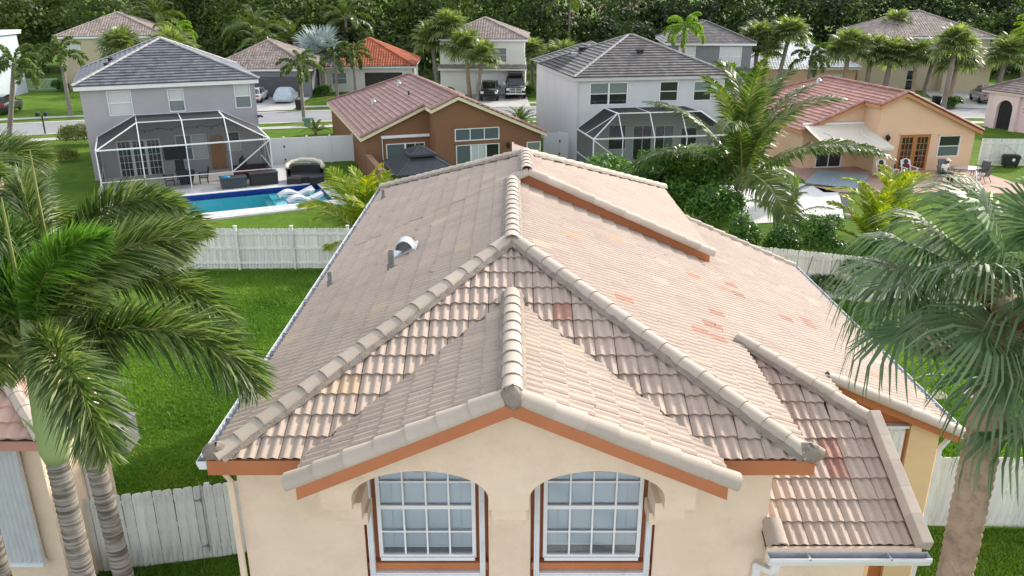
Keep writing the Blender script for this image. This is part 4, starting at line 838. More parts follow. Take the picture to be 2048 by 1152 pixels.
pad('driveway',[(-30.5,79.6),(-22.0,81.8),(-22.6,92.2),(-30.9,92.2)],.055,CONC); pad('driveway',[(-4.4,83.6),(1.9,84.2),(1.6,95),(-4.6,95)],.055,CONC)
pad('driveway',[(44.5,83.5),(54,81.8),(55.5,99),(49,99)],.055,CONC); pad('driveway',[(-60,69.5),(-51,72.3),(-53,85.5),(-62,85.5)],.055,CONC); pad('driveway',[(17,85),(25,85),(25,88.5),(17,88.5)],.055,CONC); pad('front_walk',[(46.0,84.6),(47.0,84.4),(45.6,97),(44.6,97)],.05,CONC)
pad('bounce_driveway',[(-4.5,-20),(5.2,-20),(5.2,9.3),(-4.5,9.3)],.02,CONC); pad('bounce_road',[(-60,-38),(60,-38),(60,-6),(-60,-6)],.03,CONC)  # unseen concrete, added and widened to bounce light onto the front wall
# pool deck and pool (in the lilac-grey house's frame)
DECKM=pm('travertine_deck',(.64,.64,.63),(.55,.55,.55),1.3,.7,30,.15,.004,dirt=((.5,.5,.5),2.2,.55,.8,.35)); COPE=pm('pool_coping',(.70,.70,.69),(.63,.63,.63),2,.6)
def local_struct(name,H,mb,m):
    o=mb.build(name,m); o.matrix_world=wof(H); W[o.name]=wof(H); o['kind']='structure'; return o
mb=MB(); z=.10; D0=[(.3,-13.1),(13.2,-12.45),(13.2,-6.0),(11.7,-4.6),(11.7,-.9),(.3,-.9)]; I0=[(1.2,-11.75),(12.55,-11.75),(12.55,-7.15),(1.2,-7.15)]
for q in ([(.3,-13.1),(13.2,-12.75),(12.55,-11.75),(1.2,-11.75)],[(13.2,-12.75),(13.2,-5.6),(12.55,-7.15),(12.55,-11.75)],[(13.2,-5.6),(11.7,-4.6),(.3,-4.6),(1.2,-7.15),(12.55,-7.15)],[(.3,-4.6),(.3,-13.1),(1.2,-11.75),(1.2,-7.15)],[(.3,-4.6),(11.7,-4.6),(11.7,-.05),(.3,-.05)]): mb.poly([(x,y,z) for x,y in q])
ring=[(.3,-13.1),(13.2,-12.75),(13.2,-5.6),(11.7,-4.6),(11.7,-.05),(.3,-.05)]
for a,b in zip(ring,ring[1:]+ring[:1]): mb.poly([(a[0],a[1],0),(b[0],b[1],0),(b[0],b[1],z),(a[0],a[1],z)])
deck_o=local_struct('pool_deck',G1,mb,DECKM)
rng=random.Random(11)      # paver slabs of the deck along the front and right of the pool
for (x0,x1,y0,y1) in ((.35,13.1,-12.7,-11.85),(12.65,13.15,-11.8,-5.8),(.35,11.6,-7.05,-5.4)):
    nx=max(1,round((x1-x0)/.8)); ny=max(1,round((y1-y0)/.8))
    for i in range(nx):
        for j in range(ny):
            mb=MB(); a,b=x0+(x1-x0)*i/nx,x0+(x1-x0)*(i+1)/nx; c,d=y0+(y1-y0)*j/ny,y0+(y1-y0)*(j+1)/ny; mb.box(a+.008,b-.008,c+.008,d-.008,z-.02,z+.018+rng.uniform(0,.006)); mb.build('paver',DECKM,deck_o)
POOLM=pm('pool_plaster',(.34,.76,.82),(.29,.70,.78),1.1,.7); TILEB=pm('blue_waterline_tile',(.015,.03,.22),(.02,.05,.30),9,.25)
PO=T('swimming_pool','long turquoise swimming pool with dark blue waterline tiles','swimming pool',(-26.5,50.4,0),R(24.6))
mb=MB(); a,b,c,d=1.2,12.55,-11.75,-7.15; zb=-1.25
mb.poly([(a,c,zb),(9.6,c,zb),(9.6,d,zb),(a,d,zb)]); mb.poly([(9.6,c,zb),(9.6,c,-.28),(9.6,d,-.28),(9.6,d,zb)]); mb.poly([(9.6,c,-.28),(b,c,-.28),(b,d,-.28),(9.6,d,-.28)])
for q in ([(a,c),(b,c)],[(b,c),(b,d)],[(b,d),(a,d)],[(a,d),(a,c)]): (p,r),(s,u)=q; mb.poly([(p,r,zb),(s,u,zb),(s,u,-.25),(p,r,-.25)])
mb.build('basin',POOLM,PO); mb=MB()
for q in ([(a,c),(b,c)],[(b,c),(b,d)],[(b,d),(a,d)],[(a,d),(a,c)]): (p,r),(s,u)=q; mb.poly([(p,r,-.25),(s,u,-.25),(s,u,.1),(p,r,.1)])
mb.build('waterline_tile',TILEB,PO)
mb=MB(); mb.box(9.3,9.62,c+.02,d-.02,-.9,-.55); mb.box(9.0,9.3,c+.02,d-.02,zb,-.9); mb.box(9.56,9.66,c+.03,d-.03,-.27,-.255); mb.build('step',pm('step_edge',(.62,.76,.80),(.55,.70,.75),3,.6),PO)
for x in (4.3,7.6): mb=MB(); mb.box(x-.03,x+.03,c+.02,d-.02,zb+.001,zb+.01); mb.build('lane_line',COPE,PO)
mb=MB()
for (x0,x1,y0,y1) in ((a-.3,b+.3,c-.3,c+.02),(a-.3,b+.3,d-.02,d+.3),(a-.3,a+.02,c+.02,d-.02),(b-.02,b+.3,c+.02,d-.02)): mb.box(x0,x1,y0,y1,.10,.145)
bevel(mb.build('coping',COPE,PO),.01)
def watermat():
    m,t,b_,o=nodes_of('pool_water'); tr=nn(t,'ShaderNodeBsdfTransparent'); tr.inputs[0].default_value=(.50,.93,.96,1); g=nn(t,'ShaderNodeBsdfGlossy'); g.inputs['Roughness'].default_value=.04; g.inputs[0].default_value=(1,1,1,1)
    lw=nn(t,'ShaderNodeFresnel'); lw.inputs[0].default_value=1.33; tc=nn(t,'ShaderNodeTexCoord'); bp=nn(t,'ShaderNodeBump'); bp.inputs['Strength'].default_value=.12; bp.inputs['Distance'].default_value=.05; t.links.new(noise(t,3.5,3,.5,tc.outputs['Object']).outputs[0],bp.inputs['Height']); t.links.new(bp.outputs[0],g.inputs['Normal']); t.links.new(bp.outputs[0],lw.inputs['Normal'])
    k=nn(t,'ShaderNodeMath',operation='MULTIPLY'); k.inputs[1].default_value=.6; t.links.new(lw.outputs[0],k.inputs[0])
    mx=nn(t,'ShaderNodeMixShader'); t.links.new(k.outputs[0],mx.inputs[0]); t.links.new(tr.outputs[0],mx.inputs[1]); t.links.new(g.outputs[0],mx.inputs[2]); t.links.new(mx.outputs[0],o.inputs[0]); return m
mb=MB(); mb.poly([(a,c,-.06),(b,c,-.06),(b,d,-.06),(a,d,-.06)]); mb.build('water',watermat(),PO)
WPL=pm('white_plastic',(.80,.81,.82),(.75,.76,.77),3,.35)
for q,(lx,ly,lab) in enumerate(((10.9,-8.75,'white wave-shaped lounger in the pool, nearer the house'),(11.15,-10.35,'white wave-shaped lounger in the pool, nearer the fence'))):
    L=T('pool_lounger',lab,'lounger',wp(G1,(lx,ly,-.28)),R(24.6),'pool loungers'); mb=MB(); n=14; pr=[]
    for k in range(n+1):
        t=k/n; x=-1.0+2.05*t; zz=.30+.24*math.sin(min(1,t*1.7)*math.pi)*(1 if t<.6 else .3)+max(0,t-.6)*.8; pr.append((x,zz))
    for (x0,z0),(x1,z1) in zip(pr,pr[1:]): mb.add([(x0,-.34,z0),(x0,.34,z0),(x1,.34,z1),(x1,-.34,z1),(x0,-.34,z0-.16),(x0,.34,z0-.16),(x1,.34,z1-.16),(x1,-.34,z1-.16)],[(0,3,2,1),(4,5,6,7),(0,4,7,3),(1,2,6,5)])
    mb.build('shell',WPL,L,smooth=False); mb=MB(); mb.box(-.75,-.2,-.3,.3,.0,.3); mb.box(.25,.7,-.3,.3,0,.3); mb.build('base',WPL,L)
tb=T('pool_side_table','small white bucket table between the pool loungers','table',wp(G1,(11.75,-9.4,-.28)),R(24.6)); mb=MB(); mb.lathe([(.12,0),(.10,.3),(.22,.55),(.22,.6),(.0,.6)],14); mb.build('stand',WPL,tb)
# ================================================================ fences
FW=pm('weathered_white_board',(.76,.77,.755),(.66,.67,.66),2.2,.85,25,.25,.006,stretch=(5,5,.5),dirt=((.26,.26,.24),3.2,.5,.72,.55),tint=.14); FW2=pm('bright_white_board',(.78,.78,.75),(.70,.70,.67),2.2,.85,25,.25,.006,stretch=(5,5,.5),dirt=((.34,.32,.29),3.2,.54,.74,.6),tint=.1)
FENCEB={}
def board_fence(label,a,b,mat,h=1.83,bw=.14,side=1,posts=True,cap=False,post_h=None,gate=None,name='board_fence'):
    a,b=Vector((*a,0)),Vector((*b,0)); d=b-a; L=d.length; rz=math.atan2(d.y,d.x); F=T(name,label,'fence',a,rz); n=round(L/bw)
    ms=[]
    for k in range(4):
        mb=MB(); e=[random.uniform(-.015,.015) for _ in range(2)]; mb.add([(0.003,0,.03),(bw-.005,0,.03),(bw-.005,.02,.03),(.003,.02,.03),(.003,0,h-.03+e[0]),(bw-.005,0,h-.03+e[1]),(bw-.005,.02,h-.03+e[1]),(.003,.02,h-.03+e[0]),(.03,0,h+e[0]),(bw-.03,0,h+e[1]),(bw-.03,.02,h+e[1]),(.03,.02,h+e[0])],[(0,1,5,9,8,4),(3,7,11,10,6,2),(0,4,7,3),(1,2,6,5),(8,9,10,11),(4,8,11,7),(5,6,10,9)]); ms.append(mb.mesh('board',mat))
    for i in range(n):
        link('board',ms[i%4 if random.random()<.7 else random.randrange(4)],F,Matrix.Translation((i*L/n,random.uniform(-.006,.006),random.uniform(-.012,.012)))@Matrix.Rotation(random.gauss(0,.004),4,'Y'))
    y=-.045*side if side>0 else .025
    for zz in (.3,.95,1.6):
        mb=MB(); mb.box(0,L,y,y+.04,zz-.045,zz+.045); mb.build('rail',mat,F)
    for i in range(int(L/2.4)+1):
        x=min(L-.05,i*2.4+.05); mb=MB(); yy=y-.06*side if side>0 else y+.04; mb.box(x-.05,x+.05,min(yy,yy+.06),max(yy,yy+.1)-.04,0,h+(.0 if not cap else .12)); mb.build('post',mat,F)
        if cap: mb=MB(); mb.box(x-.07,x+.07,min(yy,yy+.06)-.03,max(yy,yy+.1)-.01,h+.12,h+.16); mb.build('post_cap',FW2,F)
    if gate:
        for zz in (.35,1.5): mb=MB(); mb.box(gate-.12,gate+.03,-.03,-.006,zz-.012,zz+.012); mb.box(gate-.01,gate+.01,-.035,-.006,zz-.05,zz+.05); mb.build('hinge',GALV,F)
        mb=MB(); mb.tube([(gate+.03,-.02,1.95),(gate+.03,-.02,.2)],.008,6); mb.build('latch_wire',GALV,F)
    return F
board_fence('grey-white board fence with gate between the foxtail palms and the near house',(-8.75,13.7),(-3.9,14.75),FW,side=-1,gate=2.3,bw=.195)
board_fence('bright white board fence behind the trunk of the right-hand fan palm',(7.95,15.35),(13.4,15.2),FW2,side=-1,bw=.195)
board_fence('weathered white board fence across the back of the left lawn, below the pool',(-21.5,33.1),(-5.6,33.3),FW,side=1,cap=True)
board_fence('vine-grown white board fence behind the right slope of the near roof',(7.6,31.5),(21.0,26.6),FW2,side=1)
VIN=pm('white_vinyl',(.76,.78,.80),(.72,.74,.76),1,.35)
def vinyl(label,a,b,npan,gate=False,h=1.85):
    a,b=Vector((*a,0)),Vector((*b,0)); d=b-a; L=d.length; F=T('vinyl_fence',label,'fence',a,math.atan2(d.y,d.x)); pw=L/npan
    for i in range(npan):
        mb=MB(); mb.box(i*pw+.07,(i+1)*pw-.07,-.02,.02,.08,h-.06); mb.box(i*pw+.06,(i+1)*pw-.06,-.035,.035,h-.12,h); mb.box(i*pw+.06,(i+1)*pw-.06,-.035,.035,.05,.2); mb.build('panel',VIN,F)
    for i in range(npan+1):
        mb=MB(); x=i*pw; mb.box(x-.065,x+.065,-.065,.065,0,h+.05); mb.add([(x-.08,-.08,h+.05),(x+.08,-.08,h+.05),(x+.08,.08,h+.05),(x-.08,.08,h+.05),(x,0,h+.13)],[(0,3,2,1),(0,1,4),(1,2,4),(2,3,4),(3,0,4)]); mb.build('post',VIN,F)
    if gate:
        x=gate*pw
        for q in (1.2,.3): mb=MB(); mb.box(x-.05,x+.05,-.09,-.066,q,q+.14); mb.build('hinge',BLACKM,F)
    return F
vinyl('white vinyl fence with double gate between the grey and the brown house',(-17.2,55.0),(-11.2,56.6),4,1)
vinyl('white vinyl gate between the brown and the pale grey house',(2.3,57.4),(4.5,57.6),2,1)
g=T('picket_gate','white wooden gate with diagonal braces beside the peach house','gate',(32.2,55.2,0),R(-4))
for k in range(24): mb=MB(); mb.box(k*.14,k*.14+.12,0,.02,.05,1.85); mb.build('picket',FW,g)
mb=MB(); mb.box(0,3.36,-.04,0,.3,.4); mb.box(0,3.36,-.04,0,1.5,1.6); mb.build('rail',FW,g)
mb=MB(); mb.bar((.2,-.06,.4),(1.65,-.06,1.5),.09,.03,up=(0,1,0)); mb.bar((1.65,-.06,1.5),(3.1,-.06,.4),.09,.03,up=(0,1,0)); mb.build('brace',FW,g)
g=T('picket_fence','pale green metal picket fence at the far end of the left lawn','fence',(-59.5,97.5,0),R(8)); PG=pm('pale_green_metal',(.52,.62,.52),(.48,.58,.48),2,.5)
for k in range(40): mb=MB(); mb.box(k*.14,k*.14+.05,0,.03,.05,1.5); mb.build('picket',PG,g)
mb=MB(); mb.box(0,5.6,.03,.06,.25,.32); mb.box(0,5.6,.03,.06,1.3,1.37); mb.build('rail',PG,g)
# ================================================================ patio things left
CUSH=pm('cream_fabric',(.62,.57,.48),(.52,.47,.4),8,.9,40,.3,.01); RUST=pm('rust_fabric',(.28,.07,.04),(.24,.06,.035),6,.9); BLUEP=pm('blue_plastic',(.03,.25,.45),(.03,.2,.4),5,.4)
D=T('round_daybed','round dark wicker daybed with cream folded canopy at the corner of the pool deck','daybed',wp(G1,(12.1,-5.9,.1)),R(10)); mb=MB(); n=20
def arc(r,a): return (r*math.cos(a),r*.8*math.sin(a))
for k in range(n):
    a0,a1=R(20+320*0)+R(200)*k/n-R(10),R(20)+R(200)*(k+1)/n-R(10)
    (x0,y0),(x1,y1)=arc(1.15,a0),arc(1.15,a1); (u0,v0),(u1,v1)=arc(.95,a0),arc(.95,a1); mb.add([(x0,y0,0),(x1,y1,0),(x1,y1,.85),(x0,y0,.85),(u0,v0,.85),(u1,v1,.85),(u0,v0,.4),(u1,v1,.4)],[(0,1,2,3),(3,2,5,4),(4,5,7,6)])
mb.build('backrest',WICK,D); mb=MB(); pts=[arc(1.1,2*math.pi*k/24) for k in range(24)]; mb.prism([(x,y-.1,0) for x,y in pts],(0,0,.42)); mb.prism([(-1.05,-1.1,0),(-.2,-1.25,0),(-.15,-.6,0),(-1.0,-.5,0)],(0,0,.40)); mb.prism([(.35,-1.45,0),(1.2,-1.1,0),(1.1,-.4,0),(.3,-.7,0)],(0,0,.46)); mb.build('seat',WICK,D)
mb=MB(); mb.tube([(1.12*math.cos(R(t)),.9*math.sin(R(t)),.9+.25*math.sin(R(t))) for t in range(-10,195,12)],[.13+.03*math.sin(k*2.2) for k in range(18)][:len(range(-10,195,12))],8); mb.build('folded_canopy',CUSH,D,smooth=True)
def wicker_box(label,lx,ly,w,d_,h,lid=None,name='wicker_chest',rz=24.6,m=None,toys=False):
    B=T(name,label,'storage',wp(G1,(lx,ly,.1)),R(rz)); mb=MB(); mb.prism([(-w/2,-d_/2,0),(w/2,-d_/2,0),(w/2+.03,-d_/2-.03,h),(-w/2-.03,-d_/2-.03,h)],(0,d_,0)); bevel(mb.build('body',m or WICK,B),.04); mb=MB(); mb.box(-w/2-.05,w/2+.05,-d_/2-.05,d_/2+.05,h,h+.05); mb.build('rim',m or WICK,B); return B
TUBM=pm('smoky_wicker',(.06,.075,.085),(.04,.05,.06),20,.5,60,.5,.01)
tb=wicker_box('smoky grey rounded wicker tub with a blue towel at the pool edge',7.75,-6.0,1.45,.85,.62,m=TUBM,name='wicker_tub'); mb=MB(); mb.ball((-.45,-.1,.7),(.3,.25,.09),10); mb.build('towel',BLUEP,tb,smooth=True)
wicker_box('large dark wicker storage chest at the right end of the enclosure',9.55,-5.85,1.6,.9,.72)
s=T('wicker_sofa','dark wicker sofa with rust cushions inside the right end of the enclosure','sofa',wp(G1,(9.1,-3.6,.1)),R(24.6)); mb=MB(); mb.box(-1.1,1.1,-.4,.4,.05,.38); mb.box(-1.1,1.1,.28,.42,.38,.8); mb.box(.95,1.12,-.4,.42,.38,.6); mb.build('base',WICK,s); 
for k in range(3): mb=MB(); mb.box(-1.05+k*.66,-.43+k*.66,-.38,.25,.39,.5); bevel(mb.build('cushion',RUST,s),.04)
t=T('patio_table','dark square patio table inside the left enclosure','table',wp(G1,(5.2,-3.7,.1)),R(24.6)); mb=MB(); mb.box(-.55,.55,-.5,.5,.7,.75); mb.build('tabletop',WICK,t); mb=MB(); mb.prism([(-.35,-.35,0),(.35,-.35,0),(.5,-.45,.7),(-.5,-.45,.7)],(0,.8,0)); mb.build('skirt',WICK,t)
def wchair(H,lx,ly,rz,label,seat=CUSH,tall=.95,z=.1):
    c=T('patio_chair',label,'chair',wp(H,(lx,ly,z)),H.rotation_euler.z+R(rz),'dark wicker patio chairs'); mb=MB(); mb.box(-.27,.27,-.25,.25,.36,.42); mb.build('seat_frame',WICK,c); mb=MB(); mb.box(-.24,.24,-.23,.23,.42,.48); mb.build('cushion',seat,c)
    mb=MB(); mb.prism([(-.27,.22,.4),(.27,.22,.4),(.27,.34,tall),(-.27,.34,tall)],(0,.05,0)); mb.build('backrest',WICK,c)
    for sx in (-.25,.25):
        for sy in (-.23,.23): mb=MB(); mb.bar((sx,sy,0),(sx,sy,.4),.045); mb.build('leg',WICK,c)
    mb=MB()
    for sx in (-.27,.27): mb.bar((sx,-.25,.62),(sx,.28,.64),.05); mb.bar((sx,-.23,.4),(sx,-.23,.62),.045)
    mb.build('armrest',WICK,c); return c
wchair(G1,4.25,-4.0,90,'dark wicker patio chair with pale cushion, left of the patio table'); wchair(G1,6.2,-4.0,-90,'dark wicker patio chair with pale cushion, right of the patio table'); wchair(G1,5.0,-2.6,0,'tall-backed dark patio chair behind the patio table',RUST,1.25)
b=T('backpack','black bag slumped against the grey wall beside the pine door','bag',wp(G1,(9.0,-.5,.1)),R(24.6)); mb=MB(); mb.ball((0,0,.4),(.26,.2,.42),12); mb.tube([(0,0,.75),(.02,0,.95),(.08,0,.8)],.03,6); mb.build('bag',WICK,b,smooth=True)
# gazebo beside the brown house
GZ=T('hardtop_gazebo','black double-roof metal gazebo in front of the brown house','gazebo',wp(B1,(-9.6,-5.0,0)),R(18.7)); GM=pm('gazebo_metal',(.055,.065,.075),(.045,.052,.06),2,.45,metal=.3); hx,hy=1.75,2.1
def rib_roof(hx,hy,z0,z1,tx,ty,nm):
    mb=MB(); c=[(-hx,-hy),(hx,-hy),(hx,hy),(-hx,hy)]; t=[(-tx,-ty),(tx,-ty),(tx,ty),(-tx,ty)]
    for i in range(4):
        j=(i+1)%4; A,B,C_,D_=Vector((*c[i],z0)),Vector((*c[j],z0)),Vector((*t[j],z1)),Vector((*t[i],z1)); mb.poly([A,B,C_,D_]); n=int((B-A).length/.14)
        for k in range(1,n):
            f=k/n; p=A.lerp(B,f); dn=(C_-B).lerp(D_-A,1-f) if 0 else (D_.lerp(C_,f)-p); 
            edge=(B-A).normalized(); up=((D_-A)-edge*(D_-A).dot(edge)); m=min(1,(f*(B-A).length)/max(.01,(D_-A).dot(edge)),((1-f)*(B-A).length)/max(.01,-(C_-B).dot(edge))); mb.bar(p+Vector((0,0,.01)),p+up*m+Vector((0,0,.01)),.03,.025)
        mb.bar(A,D_,.06,.05)
    mb.box(-hx,hx,-hy-.02,-hy+.02,z0-.1,z0); mb.box(-hx,hx,hy-.02,hy+.02,z0-.1,z0); mb.box(-hx-.02,-hx+.02,-hy,hy,z0-.1,z0); mb.box(hx-.02,hx+.02,-hy,hy,z0-.1,z0)
    mb.build(nm,GM,GZ)
rib_roof(hx,hy,2.05,2.75,.5,.65,'lower_roof'); rib_roof(.75,.9,2.85,3.2,.03,.25,'upper_roof'); mb=MB(); mb.box(-.5,.5,-.6,.6,2.7,2.88); mb.build('vent_collar',GM,GZ)
for sx in (-1,1):
    for sy in (-1,1): mb=MB(); mb.box(sx*(hx-.25)-.06,sx*(hx-.25)+.06,sy*(hy-.25)-.06,sy*(hy-.25)+.06,0,2.0); mb.build('post',GM,GZ)
# ================================================================ right patio
PAT=pm('terracotta_pavers',(.46,.31,.24),(.40,.27,.21),1.5,.85,20,.3,.006,dirt=((.55,.45,.38),1,.5,.75,.6)); mb=MB(); mb.poly([(-13.5,-4.4,.03),(-.3,-6.9,.03),(-.2,1.2,.03),(-12.5,3,.03)]); local_struct('patio_paving',P1,mb,PAT)
mb=MB(); mb.poly([(-21.2,-10.2,.03),(-15.4,-9.9,.03),(-12.6,-4.6,.03),(-13.6,-2,.03),(-20.6,-1.6,.03)]); local_struct('white_deck',P1,mb,COPE)
mb=MB(); GRV=pm('dark_gravel',(.10,.10,.11),(.05,.05,.06),14,.95,40,.9,.03); mb.poly([(-15.4,-10.1,.035),(-15.0,-10.0,.035),(-12.2,-4.5,.035),(-12.6,-4.5,.035)]); local_struct('gravel_border',P1,mb,GRV)
def solar():
    S=T('pool_cover','blue-grey ribbed cover lying over the pool beside the awning','pool cover',wp(P1,(-11.0,-1.6,.1)),R(-30)); m=pm('bluegrey_cover',(.33,.40,.45),(.28,.35,.40),3,.5)
    for k in range(16): mb=MB(); mb.box(-1.6+k*.2,-1.6+k*.2+.18,-2.2,2.2,0,.05); mb.build('slat',m,S)
solar()
CW=pm('white_painted_wood',(.78,.77,.74),(.70,.69,.66),4,.6); BUR=pm('burgundy_fabric',(.16,.012,.022),(.13,.01,.02),6,.9)
def adirondack(lx,ly,label):
    c=T('adirondack_chair',label,'chair',wp(P1,(lx,ly,.03)),R(9.2),'white adirondack chairs'); n=7
    for k in range(n):
        x=-.3+k*.1; mb=MB(); hgt=.95+.14*math.cos((k-3)/3*1.3); mb.prism([(x-.045,.12,.3),(x+.045,.12,.3),(x+.045,.40,hgt),(x-.045,.40,hgt)],(0,.025,0)); mb.build('back_slat',CW,c)
    for k in range(5): y=-.42+k*.12; mb=MB(); mb.box(-.3,.3,y,y+.1,.40-.03*k,.425-.03*k); mb.build('seat_slat',CW,c)
    for sx in (-.38,.38): mb=MB(); mb.box(sx-.07,sx+.07,-.5,.35,.58,.605); mb.build('armrest',CW,c); mb=MB(); mb.bar((sx,-.42,0),(sx,-.42,.58),.09,.05); mb.build('leg',CW,c); mb=MB(); mb.bar((sx,-.3,.38),(sx,.5,.0),.04,.1); mb.build('leg',CW,c)
    mb=MB(); mb.box(-.24,.24,.02,.16,.36,.78,0,Matrix.Rotation(R(-14),4,'X')); bevel(mb.build('cushion',BUR,c),.04); mb=MB(); mb.lathe([(0,-.01),(.17,-.01),(.17,.01),(0,.01)],14,0,Matrix.Translation((0,.30,.88))@Matrix.Rotation(R(72),4,'X')); mb.build('emblem',BLACKM,c); return c
adirondack(-7.6,-1.1,'white adirondack chair with burgundy cushion, under the awning edge'); adirondack(-5.85,-1.1,'white adirondack chair with burgundy cushion, in front of the French doors')
st=T('side_table','small white side table between the two adirondack chairs','table',wp(P1,(-6.7,-.95,.03)),R(9.2)); mb=MB(); mb.box(-.22,.22,-.22,.22,.42,.45); mb.build('tabletop',CW,st); mb=MB(); [mb.bar((a,b,0),(a,b,.42),.04) for a in (-.18,.18) for b in (-.18,.18)]; mb.build('leg_frame',CW,st)
fg=T('figurine','small dark figurine on the side table','figurine',wp(P1,(-6.7,-.95,.48))); mb=MB(); mb.ball((0,0,.1),(.08,.07,.1),8); mb.ball((0,0,.25),(.06,.06,.07),8); mb.build('body',WICK,fg,smooth=True)
t=T('glass_patio_table','oval glass patio table with dark metal legs beside the seated person','table',wp(P1,(-2.7,-2.4,.03)),R(9.2)); mb=MB(); pts=[(1.0*math.cos(R(15*k)),.6*math.sin(R(15*k)),.70) for k in range(24)]; mb.prism(pts,(0,0,.012)); mb.build('glass_top',glassmat('table_glass',(.22,.26,.26),.05,.8),t); mb=MB()
pts=pts+[pts[0]]; mb.tube([(x,y,.70) for x,y,_ in pts],.02,6,cap=False)
for a in (-.6,.6):
    for b in (-.35,.35): mb.tube([(a*.9,b*.8,.69),(a*1.1,b*.6,.35),(a*.95,b,0)],.025,6)
mb.build('frame',pm('bronze_metal',(.06,.055,.05),(.05,.045,.04),4,.5),t)
SLING=pm('grey_sling',(.13,.135,.14),(.11,.115,.12),8,.8)
def sling(lx,ly,rz,label):
    c=T('sling_chair',label,'chair',wp(P1,(lx,ly,.03)),R(9.2+rz),'grey sling patio chairs'); mb=MB(); mb.prism([(-.26,-.28,.42),(.26,-.28,.42),(.26,.2,.38),(-.26,.2,.38)],(0,0,.02)); mb.prism([(-.26,.2,.38),(.26,.2,.38),(.26,.42,1.0),(-.26,.42,1.0)],(0,.02,.0)); mb.build('sling',SLING,c); mb=MB()
    for sx in (-.28,.28): mb.tube([(sx,-.3,0),(sx,-.3,.62),(sx,.25,.64)],.018,6); mb.tube([(sx,-.3,.43),(sx,.2,.39),(sx,.43,1.02)],.018,6); mb.tube([(sx,.15,.4),(sx,.38,0)],.018,6)
    mb.build('frame',MATS['bronze_metal'],c); return c
sling(-3.4,-1.35,0,'grey sling chair behind the glass table, by the wall'); sling(-1.4,-2.2,-75,'grey sling chair at the right end of the glass table'); sling(-2.2,-3.45,200,'grey sling chair with its back to the viewer at the glass table'); sling(-4.65,-3.05,15,'grey sling chair that the person sits on')
rl=T('pool_handrail','white curved pool handrail at the edge of the patio','handrail',wp(P1,(-3.7,-4.6,.03)),R(9.2)); mb=MB(); mb.tube([(.3,.6,.0),(.3,.5,.75),(.2,.3,.92),(0,0,.9),(-.35,-.6,.45),(-.4,-.7,0)],.03,8); mb.build('rail',WHITE,rl,smooth=True)
bn=T('barbecue_cart','black covered barbecue cart in front of the picket gate','grill',(34.0,54.5,0),R(-4),None,.75); mb=MB(); mb.prism([(-.6,-.3,.15),(.6,-.3,.15),(.75,-.35,1.05),(.55,-.3,1.2),(-.55,-.3,1.2),(-.75,-.35,1.05)],(0,.6,0)); bevel(mb.build('cover',BLACKM,bn),.06); mb=MB(); mb.lathe([(0,0),(.14,0),(.14,.01),(0,.012)],12,0,Matrix.Translation((.1,-.36,.75))@Matrix.Rotation(R(90),4,'X')); mb.build('badge',WHITE,bn); mb=MB(); [mb.lathe([(.02,-.04),(.1,-.04),(.1,.04),(.02,.04)],10,0,Matrix.Translation((s_,-.2,.1))@Matrix.Rotation(R(90),4,'Y')) for s_ in (-.5,.5)]; mb.build('wheels',BLACKM,bn)
# ================================================================ street furniture and small yard things
mbx=T('mailbox','black mailbox on a post beside the street at left','mailbox',(-39.2,67.9,0),R(18)); mb=MB(); mb.box(-.05,.05,-.05,.05,0,1.5); mb.build('post',BLACKM,mbx)
for sx in (-.42,.18): mb=MB(); mb.prism([(sx,-.2,1.5),(sx+.26,-.2,1.5),(sx+.26,-.2,1.72),(sx+.2,-.2,1.8),(sx+.06,-.2,1.8),(sx,-.2,1.72)],(0,.45,0)); mb.build('box',BLACKM,mbx)
def bin_(label,loc,rz=0):
    b=T('wheelie_bin',label,'bin',loc,rz); mb=MB(); mb.prism([(-.28,-.3,.08),(.28,-.3,.08),(.33,-.36,.98),(-.33,-.36,.98)],(0,.66,0)); mb.build('body',BLACKM,b); mb=MB(); mb.prism([(-.36,-.4,.98),(.36,-.4,.98),(.33,-.4,1.06),(-.33,-.4,1.06)],(0,.78,0)); mb.build('lid',BLACKM,b)
    for sx in (-.27,.27): mb=MB(); mb.lathe([(.02,-.03),(.11,-.03),(.11,.03),(.02,.03)],10,0,Matrix.Translation((sx,.3,.11))@Matrix.Rotation(R(90),4,'Y')); mb.build('wheel',BLACKM,b)
bin_('black wheelie bin at the kerb beside the covered car',(-21.2,81.6,.05)); bin_('dark wheelie bin among the cabbage palms at right',(43.6,84.2,.05))
u=T('utility_box','small green utility box on the verge beside the street palm','utility box',(-18.2,72.2,0),.3); mb=MB(); mb.box(-.3,.3,-.25,.25,0,.62); mb.prism([(-.33,-.28,.62),(.33,-.28,.62),(.33,-.22,.7),(-.33,-.22,.7)],(0,.5,0)); bevel(mb.build('cabinet',pm('utility_green',(.12,.22,.17),(.1,.2,.15),4,.5),u),.02)
ac=T('air_conditioner','grey louvred air-conditioning unit on the left lawn behind the foxtail trunks','air conditioner',(-10.5,18.7,0),.05,None,.8); mb=MB(); mb.box(-.45,.45,-.45,.45,.1,.95); mb.build('core',BLACKM,ac); ACM=pm('ac_grey',(.22,.225,.22),(.18,.185,.18),4,.5)
for k in range(10): mb=MB(); z0=.12+k*.083; mb.box(-.48,.48,-.48,.48,z0,z0+.05); mb.build('louvre',ACM,ac)
mb=MB(); mb.box(-.5,.5,-.5,.5,.95,1.02); mb.build('top',ACM,ac); mb=MB(); mb.box(-.5,.5,-.5,.5,0,.1); mb.build('pad',ACM,ac)
pl=T('log_planter','round planter ring of weathered logs on the right lawn','planter',(14.5,25.2,0)); LOG=pm('weathered_log',(.20,.14,.10),(.13,.09,.065),6,.9,20,.5,.01)
